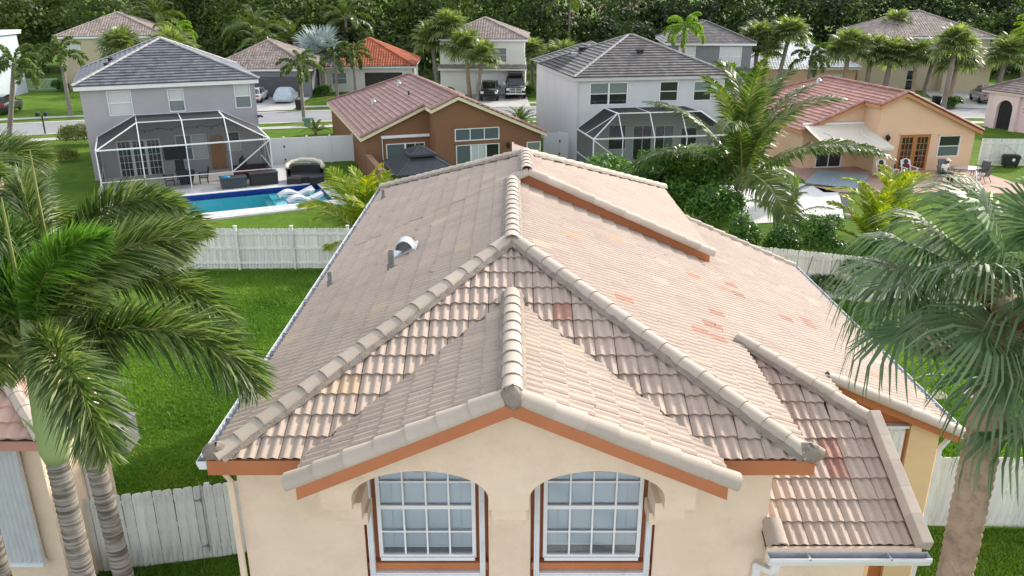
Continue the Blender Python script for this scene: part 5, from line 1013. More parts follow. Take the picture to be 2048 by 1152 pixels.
for k in range(26): a=2*math.pi*k/26; mb=MB(); mb.tube([(.72*math.cos(a),.72*math.sin(a),0),(.74*math.cos(a),.74*math.sin(a),.32+random.uniform(-.04,.05))],.075,7); mb.build('log',LOG,pl)
mb=MB(); mb.lathe([(0,.22),(.68,.2),(.68,.0)],20); mb.build('soil',pm('soil',(.09,.06,.04),(.06,.04,.03),8,.95,20,.8,.03),pl)
for k,(x,y,r,lab) in enumerate(((12.75,21.6,.33,'round pink stepping stone on the right lawn nearer the roof'),(14.0,21.6,.4,'round stepping stone on the right lawn near the palm trunk'))):
    s=T('stepping_stone',lab,'stone',(x,y,0)); mb=MB(); n=16; mb.prism([(r*(1+.06*math.sin(3*j))*math.cos(2*math.pi*j/n),r*math.sin(2*math.pi*j/n),0) for j in range(n)],(0,0,.05)); bevel(mb.build('slab',pm('pinkish_stone',(.50,.42,.37),(.42,.35,.31),5,.9,30,.4,.01),s),.015)
hs=T('garden_hose','pale garden hose lying across the right lawn','hose',(12.6,22.6,0)); mb=MB(); mb.tube([(x*.35,.25*math.sin(x*.9)+.06*x,.03) for x in range(0,12)],.022,6); mb.build('hose',pm('hose_plastic',(.62,.62,.55),(.55,.55,.5),4,.5),hs,smooth=True)
# ================================================================ vehicles
RUB=pm('tyre_rubber',(.015,.015,.016),(.02,.02,.02),8,.85); RIM=pm('alloy_rim',(.45,.46,.48),(.38,.39,.4),6,.3,metal=.8); CHR=pm('chrome',(.70,.71,.73),(.6,.61,.63),4,.15,metal=1.); REDL=pm('tail_light',(.45,.015,.012),(.38,.01,.01),6,.2); HEADL=pm('head_light',(.75,.76,.78),(.65,.66,.68),5,.1); CARG=glassmat('car_glass',(.012,.015,.018),.04,.9); PLATE=pm('number_plate',(.70,.70,.68),(.62,.62,.6),6,.5)
def carpaint(n,c): return pm(n,c,tuple(x*.92 for x in c),1,.25,coat=.8,spec=.5)
def wheels(C,xs,ys,r=.33,w=.22):
    for x in xs:
        for y in ys:
            mb=MB(); M=Matrix.Translation((x,y,r))@Matrix.Rotation(R(90),4,'Y'); mb.lathe([(r*.62,-w/2),(r*.93,-w/2),(r,-w/2+.03),(r,w/2-.03),(r*.93,w/2),(r*.62,w/2)],18,0,M); wh=mb.build('wheel',RUB,C,smooth=False)
            mb=MB(); mb.lathe([(0,-w/2+.03),(r*.18,-w/2+.02),(r*.6,-w/2+.05),(r*.62,w/2-.05),(0,w/2-.04)],18,0,M); mb.build('rim',RIM,wh)
def loft(mb,st,mi=0):
    """st: list of (y,[(x,z)...right half from bottom to top]); mirrored and lofted along y"""
    n=len(st[0][1]); rows=[]
    for y,h in st: rows.append([(x,y,z) for x,z in h]+[(-x,y,z) for x,z in reversed(h)])
    m=2*n; vs=[p for r_ in rows for p in r_]; fs=[]
    for i in range(len(rows)-1):
        for k in range(m): k2=(k+1)%m; fs.append((i*m+k,i*m+k2,(i+1)*m+k2,(i+1)*m+k))
    fs.append(tuple(range(m-1,-1,-1))); fs.append(tuple((len(rows)-1)*m+k for k in range(m))); mb.add(vs,fs,mi)
def sect(hw,zb,zt,r=.08): return [(hw*.86,zb),(hw*.97,zb+.12),(hw,zb+(zt-zb)*.55),(hw*.97,zt-r),(hw*.86,zt)]
def gsect(hb,ht,zb,zt): return [(hb,zb),(hb*.5+ht*.5+.01,(zb+zt)/2),(ht,zt-.06),(ht*.85,zt)]
def sedan(name,label,loc,rz,paint,suv=False,h=None):
    """front towards local -y"""
    C=T(name,label,'car',loc,rz); L=2.3; w=.92; bz=.24; sh=.92 if not suv else 1.08; top=1.44 if not suv else 1.72; mb=MB()
    if suv: bs=[(-L,w*.86,.38,.72),(-L+.12,w*.96,.28,.98),(-1.05,w,bz,1.06),(0,w,bz,sh),(1.3,w,bz,sh),(L-.1,w*.97,.3,1.08),(L,w*.9,.4,1.0)]
    else: bs=[(-L,w*.84,.34,.62),(-L+.15,w*.95,.24,.76),(-1.15,w,bz,.90),(0,w,bz,sh),(1.4,w,bz,sh),(L-.12,w*.96,.3,.96),(L,w*.88,.38,.86)]
    loft(mb,[(y,sect(hw,a,b)) for y,hw,a,b in bs]); mb.build('body',paint,C,smooth=True)
    mb=MB(); gs=[(-1.15,.74,.66,sh-.05,sh-.02),(-.55,.78,.60,sh-.05,top-.08),(.0,.79,.60,sh-.05,top),(.75,.79,.60,sh-.05,top-.03)]+([(1.75,.78,.62,sh-.05,top-.12),(2.12,.74,.62,sh-.05,sh)] if suv else [(1.15,.78,.58,sh-.05,top-.16),(1.85,.72,.6,sh-.05,sh)])
    loft(mb,[(y,gsect(a,b,c,d)) for y,a,b,c,d in gs]); mb.build('window_glass',CARG,C,smooth=False)
    mb=MB(); ye=1.7 if suv else .95; pr=[(-.6,top-.06),(0,top+.012),(.75,top-.012),(ye,top-(.09 if suv else .08))]
    for (a,za),(b,zb) in zip(pr,pr[1:]): mb.add([(-.6,a,za-.01),(.6,a,za-.01),(.6,b,zb-.01),(-.6,b,zb-.01),(-.5,a,za+.015),(.5,a,za+.015),(.5,b,zb+.015),(-.5,b,zb+.015)],[(4,5,6,7),(0,4,7,3),(1,2,6,5),(0,1,5,4),(3,7,6,2)])
    mb.build('roof_panel',paint,C)
    mb=MB()
    for sx in (-1,1): mb.bar((sx*.77,-1.15,sh-.02),(sx*.62,-.55,top-.08),.06,.05); mb.bar((sx*.8,.1,sh-.02),(sx*.63,.1,top-.03),.07,.03); mb.bar((sx*.76,2.05 if suv else 1.75,sh),(sx*.62,1.7 if suv else 1.05,top-.12),.09,.06)
    mb.build('pillars',paint,C)
    for sx in (-1,1):
        mb=MB(); mb.box(sx*.66-.17,sx*.66+.17,L-.05,L+.015,.70 if not suv else .78,.88 if not suv else 1.0); bevel(mb.build('tail_light',REDL,C),.03); mb=MB(); mb.box(sx*.62-.18,sx*.62+.18,-L-.015,-L+.1,.56,.70); bevel(mb.build('headlight',HEADL,C),.03); mb=MB(); mb.box(sx*.98-.1,sx*.98+.1,-.82,-.7,sh-.02,sh+.12); mb.build('mirror',paint,C)
    mb=MB(); mb.box(-.26,.26,L-.005,L+.02,.62,.76); mb.build('number_plate',PLATE,C); mb=MB(); mb.box(-.8,.8,L-.04,L+.03,.34,.46); mb.box(-.5,.5,-L-.02,-L+.04,.36,.52); mb.build('bumper_trim',BLACKM,C)
    wheels(C,(-.80,.80),(-1.42,1.38),.33 if not suv else .37); return C
sedan('parked_car','white sedan parked facing the charcoal garage door',(-27.6,88.6,.06),math.pi+R(4),carpaint('white_car_paint',(.78,.78,.77)))
sedan('parked_car','dark grey estate car in the driveway at the left edge',(-49.8,80.3,.06),math.pi+R(10),carpaint('graphite_car_paint',(.035,.038,.045)),True)
sedan('parked_car','silver-grey car half hidden behind the cabbage palms at right',(50.6,88.0,.06),math.pi+R(-12),carpaint('silver_car_paint',(.26,.27,.28)),True)
sedan('parked_car','dark car partly hidden beside the pale grey house',(20.6,84.0,.06),R(80),carpaint('black_car_paint',(.02,.02,.022)),True)
# car under a cover
C=T('covered_car','car under a silver-blue cloth cover beside the white sedan','car',(-24.4,88.6,.06),math.pi+R(4)); mb=MB(); r_=random.Random(2); st=[]
for y,hw,a,zt in ((-2.35,.7,.25,.55),(-2.2,.9,.2,.78),(-1.2,.97,.18,.96),(-.6,.97,.18,1.32),(0,.97,.18,1.5),(.8,.97,.18,1.44),(1.7,.96,.18,1.05),(2.2,.92,.2,.92),(2.35,.74,.25,.6)):
    st.append((y,[(hw*(.98+r_.uniform(-.03,.03)),a+r_.uniform(-.03,.03)),(hw*(1+r_.uniform(-.03,.02)),.5),(hw*.97,.5+(zt-.5)*.45),(hw*(.80 if zt>1.2 else .92),zt-.1),(hw*.5,zt+r_.uniform(-.02,.02))]))
loft(mb,st); mb.build('cloth_cover',pm('silver_car_cover',(.50,.58,.64),(.40,.47,.53),2.5,.45,9,.8,.06,stretch=(1,1,.4),metal=.2),C,smooth=True); wheels(C,(-.78,.78),(-1.42,1.38))
def truck(label,loc,rz,paint,grille,tent=False,s=1.):
    C=T('pickup_truck',label,'truck',loc,rz,None,s); mb=MB(); w=1.0
    bs=[(-2.75,w*.9,.55,1.0),(-2.65,w*.97,.45,1.16),(-1.45,w,.42,1.24),(-.9,w,.42,1.2),(.9,w,.42,1.2),(2.85,w,.45,1.22),(2.9,w*.97,.5,1.2)]
    loft(mb,[(y,sect(hw,a,b)) for y,hw,a,b in bs]); mb.build('body',paint,C,smooth=True)
    mb=MB(); loft(mb,[(y,gsect(a,b,c,d)) for y,a,b,c,d in ((-1.5,.86,.78,1.17,1.2),(-.75,.9,.72,1.17,1.84),(0,.91,.72,1.17,1.92),(.75,.91,.72,1.17,1.88),(1.05,.88,.74,1.17,1.3))]); mb.build('window_glass',CARG,C)
    mb=MB()
    for (a,za),(b,zb) in zip([(-.78,1.85),(0,1.935),(.8,1.89)],[(0,1.935),(.8,1.89)]): mb.add([(-.72,a,za-.02),(.72,a,za-.02),(.72,b,zb-.02),(-.72,b,zb-.02),(-.6,a,za+.015),(.6,a,za+.015),(.6,b,zb+.015),(-.6,b,zb+.015)],[(4,5,6,7),(0,4,7,3),(1,2,6,5),(0,1,5,4),(3,7,6,2)])
    mb.build('roof_panel',paint,C); mb=MB()
    for sx in (-1,1): mb.bar((sx*.88,-1.5,1.2),(sx*.74,-.75,1.84),.07,.06); mb.bar((sx*.92,.05,1.2),(sx*.75,.05,1.88),.1,.04); mb.bar((sx*.9,1.05,1.2),(sx*.75,.78,1.86),.12,.06)
    mb.build('pillars',paint,C)
    gm=CHR if grille=='chrome' else BLACKM; mb=MB(); mb.box(-.55,.55,-2.80,-2.70,.66,1.12); gr=mb.build('grille',BLACKM,C); mb=MB()
    for z in (.74,.88,1.02): mb.box(-.52,.52,-2.83,-2.80,z-.03,z+.03)
    mb.box(-.58,-.52,-2.83,-2.72,.64,1.14); mb.box(.52,.58,-2.83,-2.72,.64,1.14); mb.box(-.05,.05,-2.84,-2.8,.66,1.12); mb.build('grille_bar',gm,gr)
    mb=MB(); mb.box(-.97,.97,-2.88,-2.66,.46,.62); bevel(mb.build('bumper',CHR if grille=='chrome' else BLACKM,C),.04)
    for sx in (-1,1): mb=MB(); mb.box(sx*.76-.17,sx*.76+.17,-2.79,-2.6,.82,1.06); bevel(mb.build('headlight',HEADL,C),.03); mb=MB(); mb.box(sx*1.13-.12,sx*1.13+.12,-1.05,-.93,1.2,1.5); mb.bar((sx*.92,-1,1.25),(sx*1.05,-1,1.28),.05); mb.build('mirror',CHR if grille=='chrome' else paint,C); mb=MB(); mb.box(sx*.85-.1,sx*.85+.1,2.86,2.93,.8,1.15); mb.build('tail_light',REDL,C)
    wheels(C,(-.86,.86),(-1.85,1.75),.42,.28); return C
truck('black pickup truck with dark grille, the smaller one on the left of the driveway',(-2.45,90.9,.06),R(0),carpaint('black_truck_paint',(.018,.02,.023)),'black')
t2=truck('large black pickup truck with chrome grille and rooftop carrier',(.35,93.0,.06),R(1),carpaint('black_truck_paint',(.018,.02,.023)),'chrome',s=1.12)
rt=T('rooftop_carrier','black folded rooftop tent on the large pickup truck','carrier',(.35,93.0,2.26),R(1)); mb=MB(); mb.box(-.8,.8,-.9,1.3,.06,.42); bevel(mb.build('tent_case',BLACKM,rt),.06); mb=MB(); [mb.bar((-.8,y,.03),(.8,y,.03),.06,.05) for y in (-.6,.9)]; mb.build('rack',BLACKM,rt)
# ================================================================ the person on the patio
def skinned(name,parent,verts,edges,rad,mat,sub=2,root=0):
    me=bpy.data.meshes.new(name); me.from_pydata(verts,edges,[]); me.materials.append(mat); o=link(name,me,parent); o.modifiers.new('skin','SKIN').use_smooth_shade=True; sd=o.modifiers.new('sub','SUBSURF'); sd.levels=sub; sd.render_levels=sub
    for i,q in enumerate(me.skin_vertices[0].data): q.radius=rad[i] if hasattr(rad[i],'__len__') else (rad[i],rad[i]); q.use_root=(i==root)
    return o
SKIN=pm('skin',(.13,.07,.045),(.11,.06,.04),8,.55); SHIRT=pm('white_shirt',(.76,.75,.74),(.68,.67,.66),6,.85,20,.3,.01); TROU=pm('dark_trousers',(.02,.02,.024),(.03,.03,.034),8,.9)
PE=T('person','person in a white cap, white t-shirt and dark trousers sitting at the glass table','person',wp(P1,(-4.65,-3.1,.03)),R(9.2+15),None,1.08)
# sits facing local -y; seat height .43
V_=[(0,.1,.52),(0,.12,.75),(0,.08,.98),(0,.05,1.08),(0,.02,1.2),(0,-.02,1.3),
 (.11,.02,.50),(.15,-.38,.52),(.15,-.42,.10),(.15,-.56,.06),(-.11,.02,.50),(-.16,-.38,.52),(-.18,-.36,.10),(-.18,-.50,.06),
 (.19,.08,1.0),(.27,.02,.76),(.17,-.24,.64),(.12,-.32,.62),(-.19,.08,1.0),(-.27,.03,.76),(-.18,-.22,.64),(-.12,-.30,.62)]
E_=[(0,1),(1,2),(2,3),(3,4),(4,5),(0,6),(6,7),(7,8),(8,9),(0,10),(10,11),(11,12),(12,13),(2,14),(14,15),(15,16),(16,17),(2,18),(18,19),(19,20),(20,21)]
R_=[.13,(.15,.11),(.16,.11),.055,.085,.08,.09,.065,.045,.04,.09,.065,.045,.04,.06,.042,.032,.035,.06,.042,.032,.035]
skinned('body',PE,V_,E_,R_,SKIN)
skinned('shirt',PE,[V_[0],V_[1],V_[2],(0,.07,1.04),V_[14],(.25,.04,.82),V_[18],(-.25,.05,.82)],[(0,1),(1,2),(2,3),(2,4),(4,5),(2,6),(6,7)],[(.17,.14),(.18,.14),(.19,.14),.085,.085,.075,.085,.075],SHIRT)
skinned('trousers',PE,[(0,.1,.50),V_[6],V_[7],(.15,-.41,.14),V_[10],V_[11],(-.18,-.37,.14)],[(0,1),(1,2),(2,3),(0,4),(4,5),(5,6)],[.16,.12,.09,.07,.12,.09,.07],TROU)
mb=MB(); mb.ball((0,-.01,1.32),(.105,.12,.085),14); mb.prism([(-.08,-.1,1.31),(.08,-.1,1.31),(.06,-.22,1.29),(-.06,-.22,1.29)],(0,0,.012)); mb.build('cap',SHIRT,PE,smooth=True)
mb=MB(); mb.ball((0,-.085,1.17),(.055,.04,.06),10); mb.build('beard',TROU,PE,smooth=True)
for x,y in ((.15,-.53),(-.18,-.47)): mb=MB(); mb.ball((x,y,.05),(.055,.14,.05),10); mb.build('shoe',TROU,PE,smooth=True)
# ================================================================ plants
def rnd(seed): return random.Random(seed)
def pinnate(name,L,n,ll,lw,rise,droop,mat,seed=1,plum=0,hang=.5,rach=.02,vee=.25,per=2,fwd=.55,rmat=None,start=.12):
    """feather leaf growing along +x; plum>0 turns the leaflets all round the rib"""
    r=rnd(seed); mb=MB(); th=rise; p=Vector((0,0,0)); pts=[p.copy()]; m=28; tang=[]
    for i in range(m):
        t=i/m; th=rise-droop*t**1.35; d=Vector((math.cos(th),0,math.sin(th))); p=p+d*(L/m); pts.append(p.copy()); tang.append(d)
    tang.append(tang[-1]); mb.tube(pts,[rach*(1-.85*i/m) for i in range(m+1)],5,1,0.)
    for i in range(n):
        t=start+(1-start)*i/n; k=min(m-1,int(t*m)); f=t*m-k; P0=pts[k].lerp(pts[k+1],f); T0=tang[k]; U=Vector((-T0.z,0,T0.x)); S=Vector((0,1,0))
        prof=(.45+.55*math.sin(math.pi*min(1,(t-start)/(1-start)*.85+.12)))*(1 if t<.85 else .55+.45*(1-t)/.15)
        for q in range(per):
            sg=1 if q%2 else -1
            phi=r.uniform(-.9,2.0) if plum else vee+r.uniform(-.18,.18)
            d=(S*sg*math.cos(phi)+U*math.sin(phi)+T0*(fwd+r.uniform(-.15,.15)+t*.5)).normalized(); l=ll*prof*r.uniform(.8,1.12)
            wv=(T0-d*T0.dot(d)); wv=wv.normalized() if wv.length>.01 else U
            wv=(wv*math.cos(phi*.3)+d.cross(wv)*math.sin(r.uniform(-.6,.6)))
            mid=P0+d*l*.5; mid.z-=hang*l*.10; tip=P0+d*l*(1-hang*.25); tip.z-=hang*l*(.45+r.uniform(-.1,.15)); w=lw*r.uniform(.8,1.15)
            mb.add([P0-wv*w*.25,P0+wv*w*.25,mid+wv*w*.5,mid-wv*w*.5,tip],[(0,1,2,3),(3,2,4)],0,None,r.random())
    return mb.mesh(name,[mat,rmat or mat])
def fan(name,pet,sl,nseg,sw,mat,seed=1,droop=1.,span=300,cup=.25,pmat=None,costa=.35):
    """costapalmate leaf: stalk along +x, then a pleated fan whose segment tips hang"""
    r=rnd(seed); mb=MB(); n=8; pts=[Vector((pet*i/n,0,.06*pet*math.sin(math.pi*i/n*.5)-.02*(i/n)**2)) for i in range(n+1)]
    mb.tube(pts,[.022*(1-.4*i/n) for i in range(n+1)],5,1); hub=pts[-1]
    for i in range(nseg):
        a=R(-span/2+span*i/(nseg-1)); cs=costa*sl*max(0,math.cos(a*.5))**2; base=hub+Vector((cs*.6,0,-.25*cs*.4)); l=sl*(.72+.28*math.cos(a*.55))*r.uniform(.92,1.06)
        d=Vector((math.cos(a),math.sin(a),cup*(1-abs(math.cos(a))*.5)+(.03 if i%2 else -.03))).normalized(); wv=Vector((-math.sin(a),math.cos(a),0)); P=base.copy(); w0=[sw*.35,sw*1.15,sw*.85,sw*.4]; vs=[]
        g=Vector((0,0,-1)); st=[0,.42,.30,.30]; 
        for k in range(4):
            P=P+d*l*st[k]; vs+= [P-wv*w0[k]/2+Vector((0,0,.012 if k==1 else 0)),P+wv*w0[k]/2]
            d=(d+g*droop*(.10,.35,.95,.6)[k]*r.uniform(.75,1.3)).normalized()
        mb.add(vs+[P+d*l*.12],[(0,1,3,2),(2,3,5,4),(4,5,7,6),(6,7,8)],0,None,r.random())
    return mb.mesh(name,[mat,pmat or mat])
def trunk_mesh(name,path,rad,mat,ringh=.0,ringd=.0,n=14,seed=2,boots=0):
    r=rnd(seed); mb=MB(); pts=[Vector(p) for p in path]; P_=[];Rr=[]
    for i in range(len(pts)-1):
        L=(pts[i+1]-pts[i]).length; k=max(1,int(L/(ringh or .3)))
        for j in range(k):
            t=j/k; P_.append(pts[i].lerp(pts[i+1],t)); q=rad[i]+(rad[i+1]-rad[i])*t; Rr.append(q+ringd*(1 if j%2 else -1)*r.uniform(.4,1.3))
    P_.append(pts[-1]); Rr.append(rad[-1]); mb.tube(P_,Rr,n)
    for k in range(boots):
        a=r.random()*6.28; z=r.random(); c=P_[int(z*(len(P_)-1))]; q=Rr[0]*1.0; d=Vector((math.cos(a),math.sin(a),.35)); mb.bar(c+d*q*.7,c+d*(q+.13)+Vector((0,0,.12)),.09,.03,0,r.random())
    return mb.mesh(name,mat,True)
LF=leafmat('foxtail_leaf',(.016,.042,.008),(.042,.092,.016),(.20,.25,.09),.42,.3); LFB=leafmat('foxtail_young_leaf',(.035,.10,.011),(.060,.150,.018),(.12,.22,.035),.4,.45)
LS=leafmat('cabbage_palm_leaf',(.045,.092,.038),(.085,.145,.065),(.17,.24,.13),.52,.3,tcol=(1.3,1.5,.8)); LSY=leafmat('far_cabbage_leaf',(.050,.088,.028),(.125,.175,.055),(.30,.32,.14),.4,.4)
LC=leafmat('coconut_leaf',(.030,.066,.012),(.060,.112,.020),(.14,.18,.045),.34,.4); LY=leafmat('yellow_green_leaf',(.085,.19,.015),(.19,.31,.02),(.38,.38,.03),.42,.5,tcol=(1.4,1.4,.5)); LA=leafmat('areca_leaf',(.07,.15,.015),(.13,.23,.025),(.24,.32,.05),.42,.5); LQ=leafmat('bismarck_leaf',(.20,.27,.27),(.30,.37,.37),(.42,.48,.48),.5,.2,tcol=(1,1.1,1))
LM=leafmat('mango_leaf',(.018,.060,.008),(.045,.125,.012),(.11,.22,.03),.32,.35); LH=leafmat('hedge_leaf',(.016,.055,.008),(.040,.110,.012),(.08,.18,.02),.32,.35); LT=leafmat('tree_leaf',(.006,.016,.003),(.018,.042,.006),(.070,.110,.016),.6,.35,tscale=.10); LR=leafmat('croton_leaf',(.16,.02,.012),(.22,.05,.02),(.06,.09,.02),.35,.3); LHY=leafmat('clipped_hedge_leaf',(.06,.10,.012),(.12,.16,.02),(.18,.18,.03),.5,.3)
BARK=pm('grey_ringed_bark',(.36,.33,.29),(.22,.20,.17),2.2,.9,18,.5,.02,stretch=(.6,.6,11),dirt=((.07,.055,.045),1.6,.46,.56,.85)); BARKB=pm('brown_palm_bark',(.42,.31,.22),(.29,.20,.14),3,.95,14,.9,.04,dirt=((.14,.09,.06),6,.5,.7,.6)); BARKG=pm('grey_palm_bark',(.27,.24,.21),(.17,.15,.13),3,.95,14,.6,.03); BOOT=pm('leaf_boots',(.24,.12,.055),(.15,.08,.04),5,.95,12,.8,.04,tint=.3); SHAFT=pm('crownshaft',(.30,.40,.17),(.24,.33,.13),1.5,.45,stretch=(1,1,.3),dirt=((.42,.40,.25),2,.55,.75,.5)); STALK=pm('leaf_stalk',(.22,.25,.07),(.16,.19,.05),3,.5)
FOX=[pinnate('frond',2.5,105,.66,.023,.55,1.75,LF,s,1,.42,.024,per=7,rmat=STALK) for s in (1,2,3)]
FOXY=[pinnate('frond',2.0,100,.62,.022,.75,1.5,LFB,9,1,.35,.024,per=7,rmat=STALK)]
SAB=[fan('frond',.95+.1*s,1.15,56,.042,LS,s+20,1.25+.2*s,320,.2,STALK) for s in range(4)]
FSAB=[fan('frond',.75,.95,26,.12,LSY,s+40,.65,320,.2,STALK) for s in range(2)]
COC=[pinnate('frond',4.0,95,.75,.05,.5,1.15+.3*s,LC,s+50,0,.75,.035,.15,rmat=STALK) for s in range(3)]
YOU=[pinnate('frond',2.1,60,.50,.045,.6,1.1+.2*s,LY,s+60,0,.45,.022,.35,rmat=STALK) for s in range(2)]
ARE=[pinnate('frond',2.2,44,.60,.075,.6,1.4+.2*s,LA,s+70,0,.5,.025,.4,rmat=STALK) for s in range(2)]
FFX=[pinnate('frond',2.3,44,.48,.085,.5,1.7,LF,s+80,1,.5,.03,per=4,rmat=STALK) for s in range(2)]; FQU=[pinnate('frond',2.6,56,.60,.075,.5,2.0,LA,s+90,1,.9,.03,per=3,rmat=STALK) for s in range(2)]; FCO=[pinnate('frond',3.2,46,.75,.085,.6,1.7,LC,s+95,0,.7,.035,.15,rmat=STALK) for s in range(2)]
PHX=[pinnate('frond',1.7,40,.40,.05,.6,1.3,LF,s+98,0,.3,.02,.3,rmat=STALK) for s in range(2)]; BIS=[fan('frond',1.0,1.25,24,.15,LQ,s+45,.15,330,.45,LQ,.1) for s in range(2)]
def crown(Pm,c,meshes,n,el0,el1,seed,scale=1.,name='frond',rs=.12,pw=1.,roll=.25):
    """n leaves round c; elevation el0 (youngest) to el1 (oldest)"""
    r=rnd(seed)
    for i in range(n):
        t=(i+.5)/n; el=el0+(el1-el0)*t**pw+r.gauss(0,.07); az=i*2.39996+r.gauss(0,.18); s=scale*(1-.25*(1-t))*r.uniform(.9,1.08)
        M=Matrix.Translation(Vector(c)+Vector((rs*math.cos(az),rs*math.sin(az),-.25*t*scale)))@Matrix.Rotation(az,4,'Z')@Matrix.Rotation(-el,4,'Y')@Matrix.Rotation(r.gauss(0,roll),4,'X')@Matrix.Diagonal((s,s,s,1))
        link(name,meshes[r.randrange(len(meshes))],Pm,M)
# ---- two foxtail palms in the left foreground
def foxtail(label,x,y,zc,seed,n=11,lean=0.,young=2,s=1.,el1=-.6):
    Pm=T('foxtail_palm',label,'palm tree',(x,y,0)); link('trunk',trunk_mesh('trunk',[(lean,0,0),(lean*.5,0,zc*.4),(0,0,zc-1.45)],[.155,.13,.115],BARK,.035,.005,18,seed),Pm)
    mb=MB(); mb.lathe([(.118,zc-1.5),(.155,zc-1.35),(.145,zc-1.0),(.11,zc-.5),(.08,zc-.1),(.04,zc+.25)],18); mb.build('crownshaft',SHAFT,Pm,smooth=True)
    mb=MB(); mb.tube([(0,0,zc),(.02,0,zc+.9),(.03,.02,zc+1.45)],[.03,.018,.006],6); mb.build('spear_leaf',STALK,Pm)
    for a,l in ((2.6,.6),(.2,.4)):
        mb=MB(); d=Vector((math.cos(a),math.sin(a),.35)); c=Vector((0,0,zc-1.42)); mb.add([c+d*.15,c+d*l*.6+Vector((0,0,.12)),c+d*l+Vector((0,0,.1)),c+d*l*.6+Vector((0,.0,.02))],[(0,1,2),(0,2,3)]); mb.build('old_sheath',SHAFT,Pm)
    crown(Pm,(0,0,zc),FOX,n,.75,el1,seed,s,pw=.9); crown(Pm,(0,0,zc+.05),FOXY,young,.9,.45,seed+5,s); return Pm
foxtail('foxtail palm with pale green crownshaft in front of the board fence, left foreground',-4.98,7.6,8.15,36,10,young=2,el1=-.45)
foxtail('foxtail palm whose ringed trunk stands just behind the pale crownshaft',-5.45,9.0,8.35,47,10,.25,young=0)
foxtail('taller foxtail palm at the left edge, its crown above the other two',-7.5,9.6,8.8,53,12,0,young=0,s=1.05)
# ---- two cabbage palms in the right foreground
def cabbage(label,x,y,zt,seed,n=30,s=1.,top=(0,0)):
    Pm=T('cabbage_palm',label,'palm tree',(x,y,0)); link('trunk',trunk_mesh('trunk',[(0,0,0),(.0,0,zt*.5),(top[0],top[1],zt)],[.20,.172,.165],BARKB,.05,.010,18,seed),Pm)
    mb=MB(); r=rnd(seed)
    for k in range(60):
        a=r.random()*6.28; z=zt-.9*r.random(); c=Vector((top[0]+.155*math.cos(a),top[1]+.155*math.sin(a),z)); d=Vector((math.cos(a),math.sin(a),1.0)); mb.bar(c,c+d*.2,.07,.025,0,r.random())
    mb.build('leaf_boots',BOOT,Pm,kind='stuff')
    crown(Pm,(top[0],top[1],zt+.15),SAB,n,1.35,-.5,seed,s,pw=.85,rs=.1); return Pm
cabbage('large cabbage palm with stout brown trunk in the right foreground',4.80,7.05,8.75,71,30,.76,(-.1,0)); cabbage('cabbage palm crown cut by the right edge, lower than the big one',6.0,6.6,7.75,83,22,.72)
# ---- leaf clouds
def quads(name,C,A,B,t,mat,parent=None,kind=None):
    N=len(C); V=np.empty((N*4,3),dtype=np.float32); V[0::4]=C-A; V[1::4]=C-B*.5+A*.05; V[2::4]=C+A; V[3::4]=C+B*.5+A*.05
    me=bpy.data.meshes.new(name); me.vertices.add(N*4); me.vertices.foreach_set('co',V.ravel()); me.loops.add(N*4); me.loops.foreach_set('vertex_index',np.arange(N*4,dtype=np.int32)); me.polygons.add(N); me.polygons.foreach_set('loop_start',np.arange(0,N*4,4,dtype=np.int32))
    at=me.attributes.new('tint','FLOAT','FACE'); at.data.foreach_set('value',t.astype(np.float32)); me.materials.append(mat); me.update(calc_edges=True); me.validate(); return link(name,me,parent,None,kind)
def cloud(blobs,n,size,seed,up=.4,shell=.55,aspect=.45,hang=0.):
    """leaves spread through ellipsoids (cx,cy,cz,rx,ry,rz,weight)"""
    g=np.random.default_rng(seed); C=[];NN=[];S=[]; tot=sum(b[3]*b[4]+b[4]*b[5]+b[3]*b[5] for b in blobs)
    for b in blobs:
        m=int(n*(b[3]*b[4]+b[4]*b[5]+b[3]*b[5])/tot); d=g.normal(size=(m,3)); d/=np.linalg.norm(d,axis=1)[:,None]; d[:,2]=np.where(d[:,2]<-.45,-d[:,2],d[:,2]); r=shell+(1-shell)*g.random(m)**.6; r*=1+.12*np.sin(d[:,0]*7+b[0])*np.cos(d[:,1]*6+b[1]*3)+.10*g.normal(size=m)
        C.append(np.array(b[:3])+d*r[:,None]*np.array(b[3:6])); NN.append(d)
    C=np.concatenate(C); D=np.concatenate(NN); m=len(C); nrm=D+g.normal(size=(m,3))*.7+np.array([0,0,up]); nrm/=np.linalg.norm(nrm,axis=1)[:,None]
    a=g.normal(size=(m,3)); a[:,2]-=hang; a-=nrm*(a*nrm).sum(1)[:,None]; a/=np.linalg.norm(a,axis=1)[:,None]; b=np.cross(nrm,a); s=size*(.55+.9*g.random(m)); return C,a*s[:,None]*.5,b*(s*aspect)[:,None],g.random(m)
def bush(name,label,cat,loc,blobs,n,size,mat,seed,group=None,stem=True,hang=0.,aspect=.45,shell=.5):
    Pm=T(name,label,cat,loc,0,group); quads('crown',*cloud(blobs,n,size,seed,.4,shell,aspect,hang),mat,Pm); r=rnd(seed)
    if stem:
        mb=MB(); h=max(b[2] for b in blobs)
        for k in range(3): b=blobs[r.randrange(len(blobs))]; mb.tube([(r.uniform(-.1,.1),r.uniform(-.1,.1),0),(b[0]*.4,b[1]*.4,b[2]*.5),(b[0]*.9,b[1]*.9,b[2])],[.09,.06,.025],7)
        mb.build('trunk',BARKG,Pm)
    return Pm
def lumps(r,n,rx,ry,z0,z1,br): return [(r.uniform(-rx,rx),r.uniform(-ry,ry),r.uniform(z0,z1),br*r.uniform(.7,1.25),br*r.uniform(.7,1.25),br*r.uniform(.6,1.0)) for _ in range(n)]
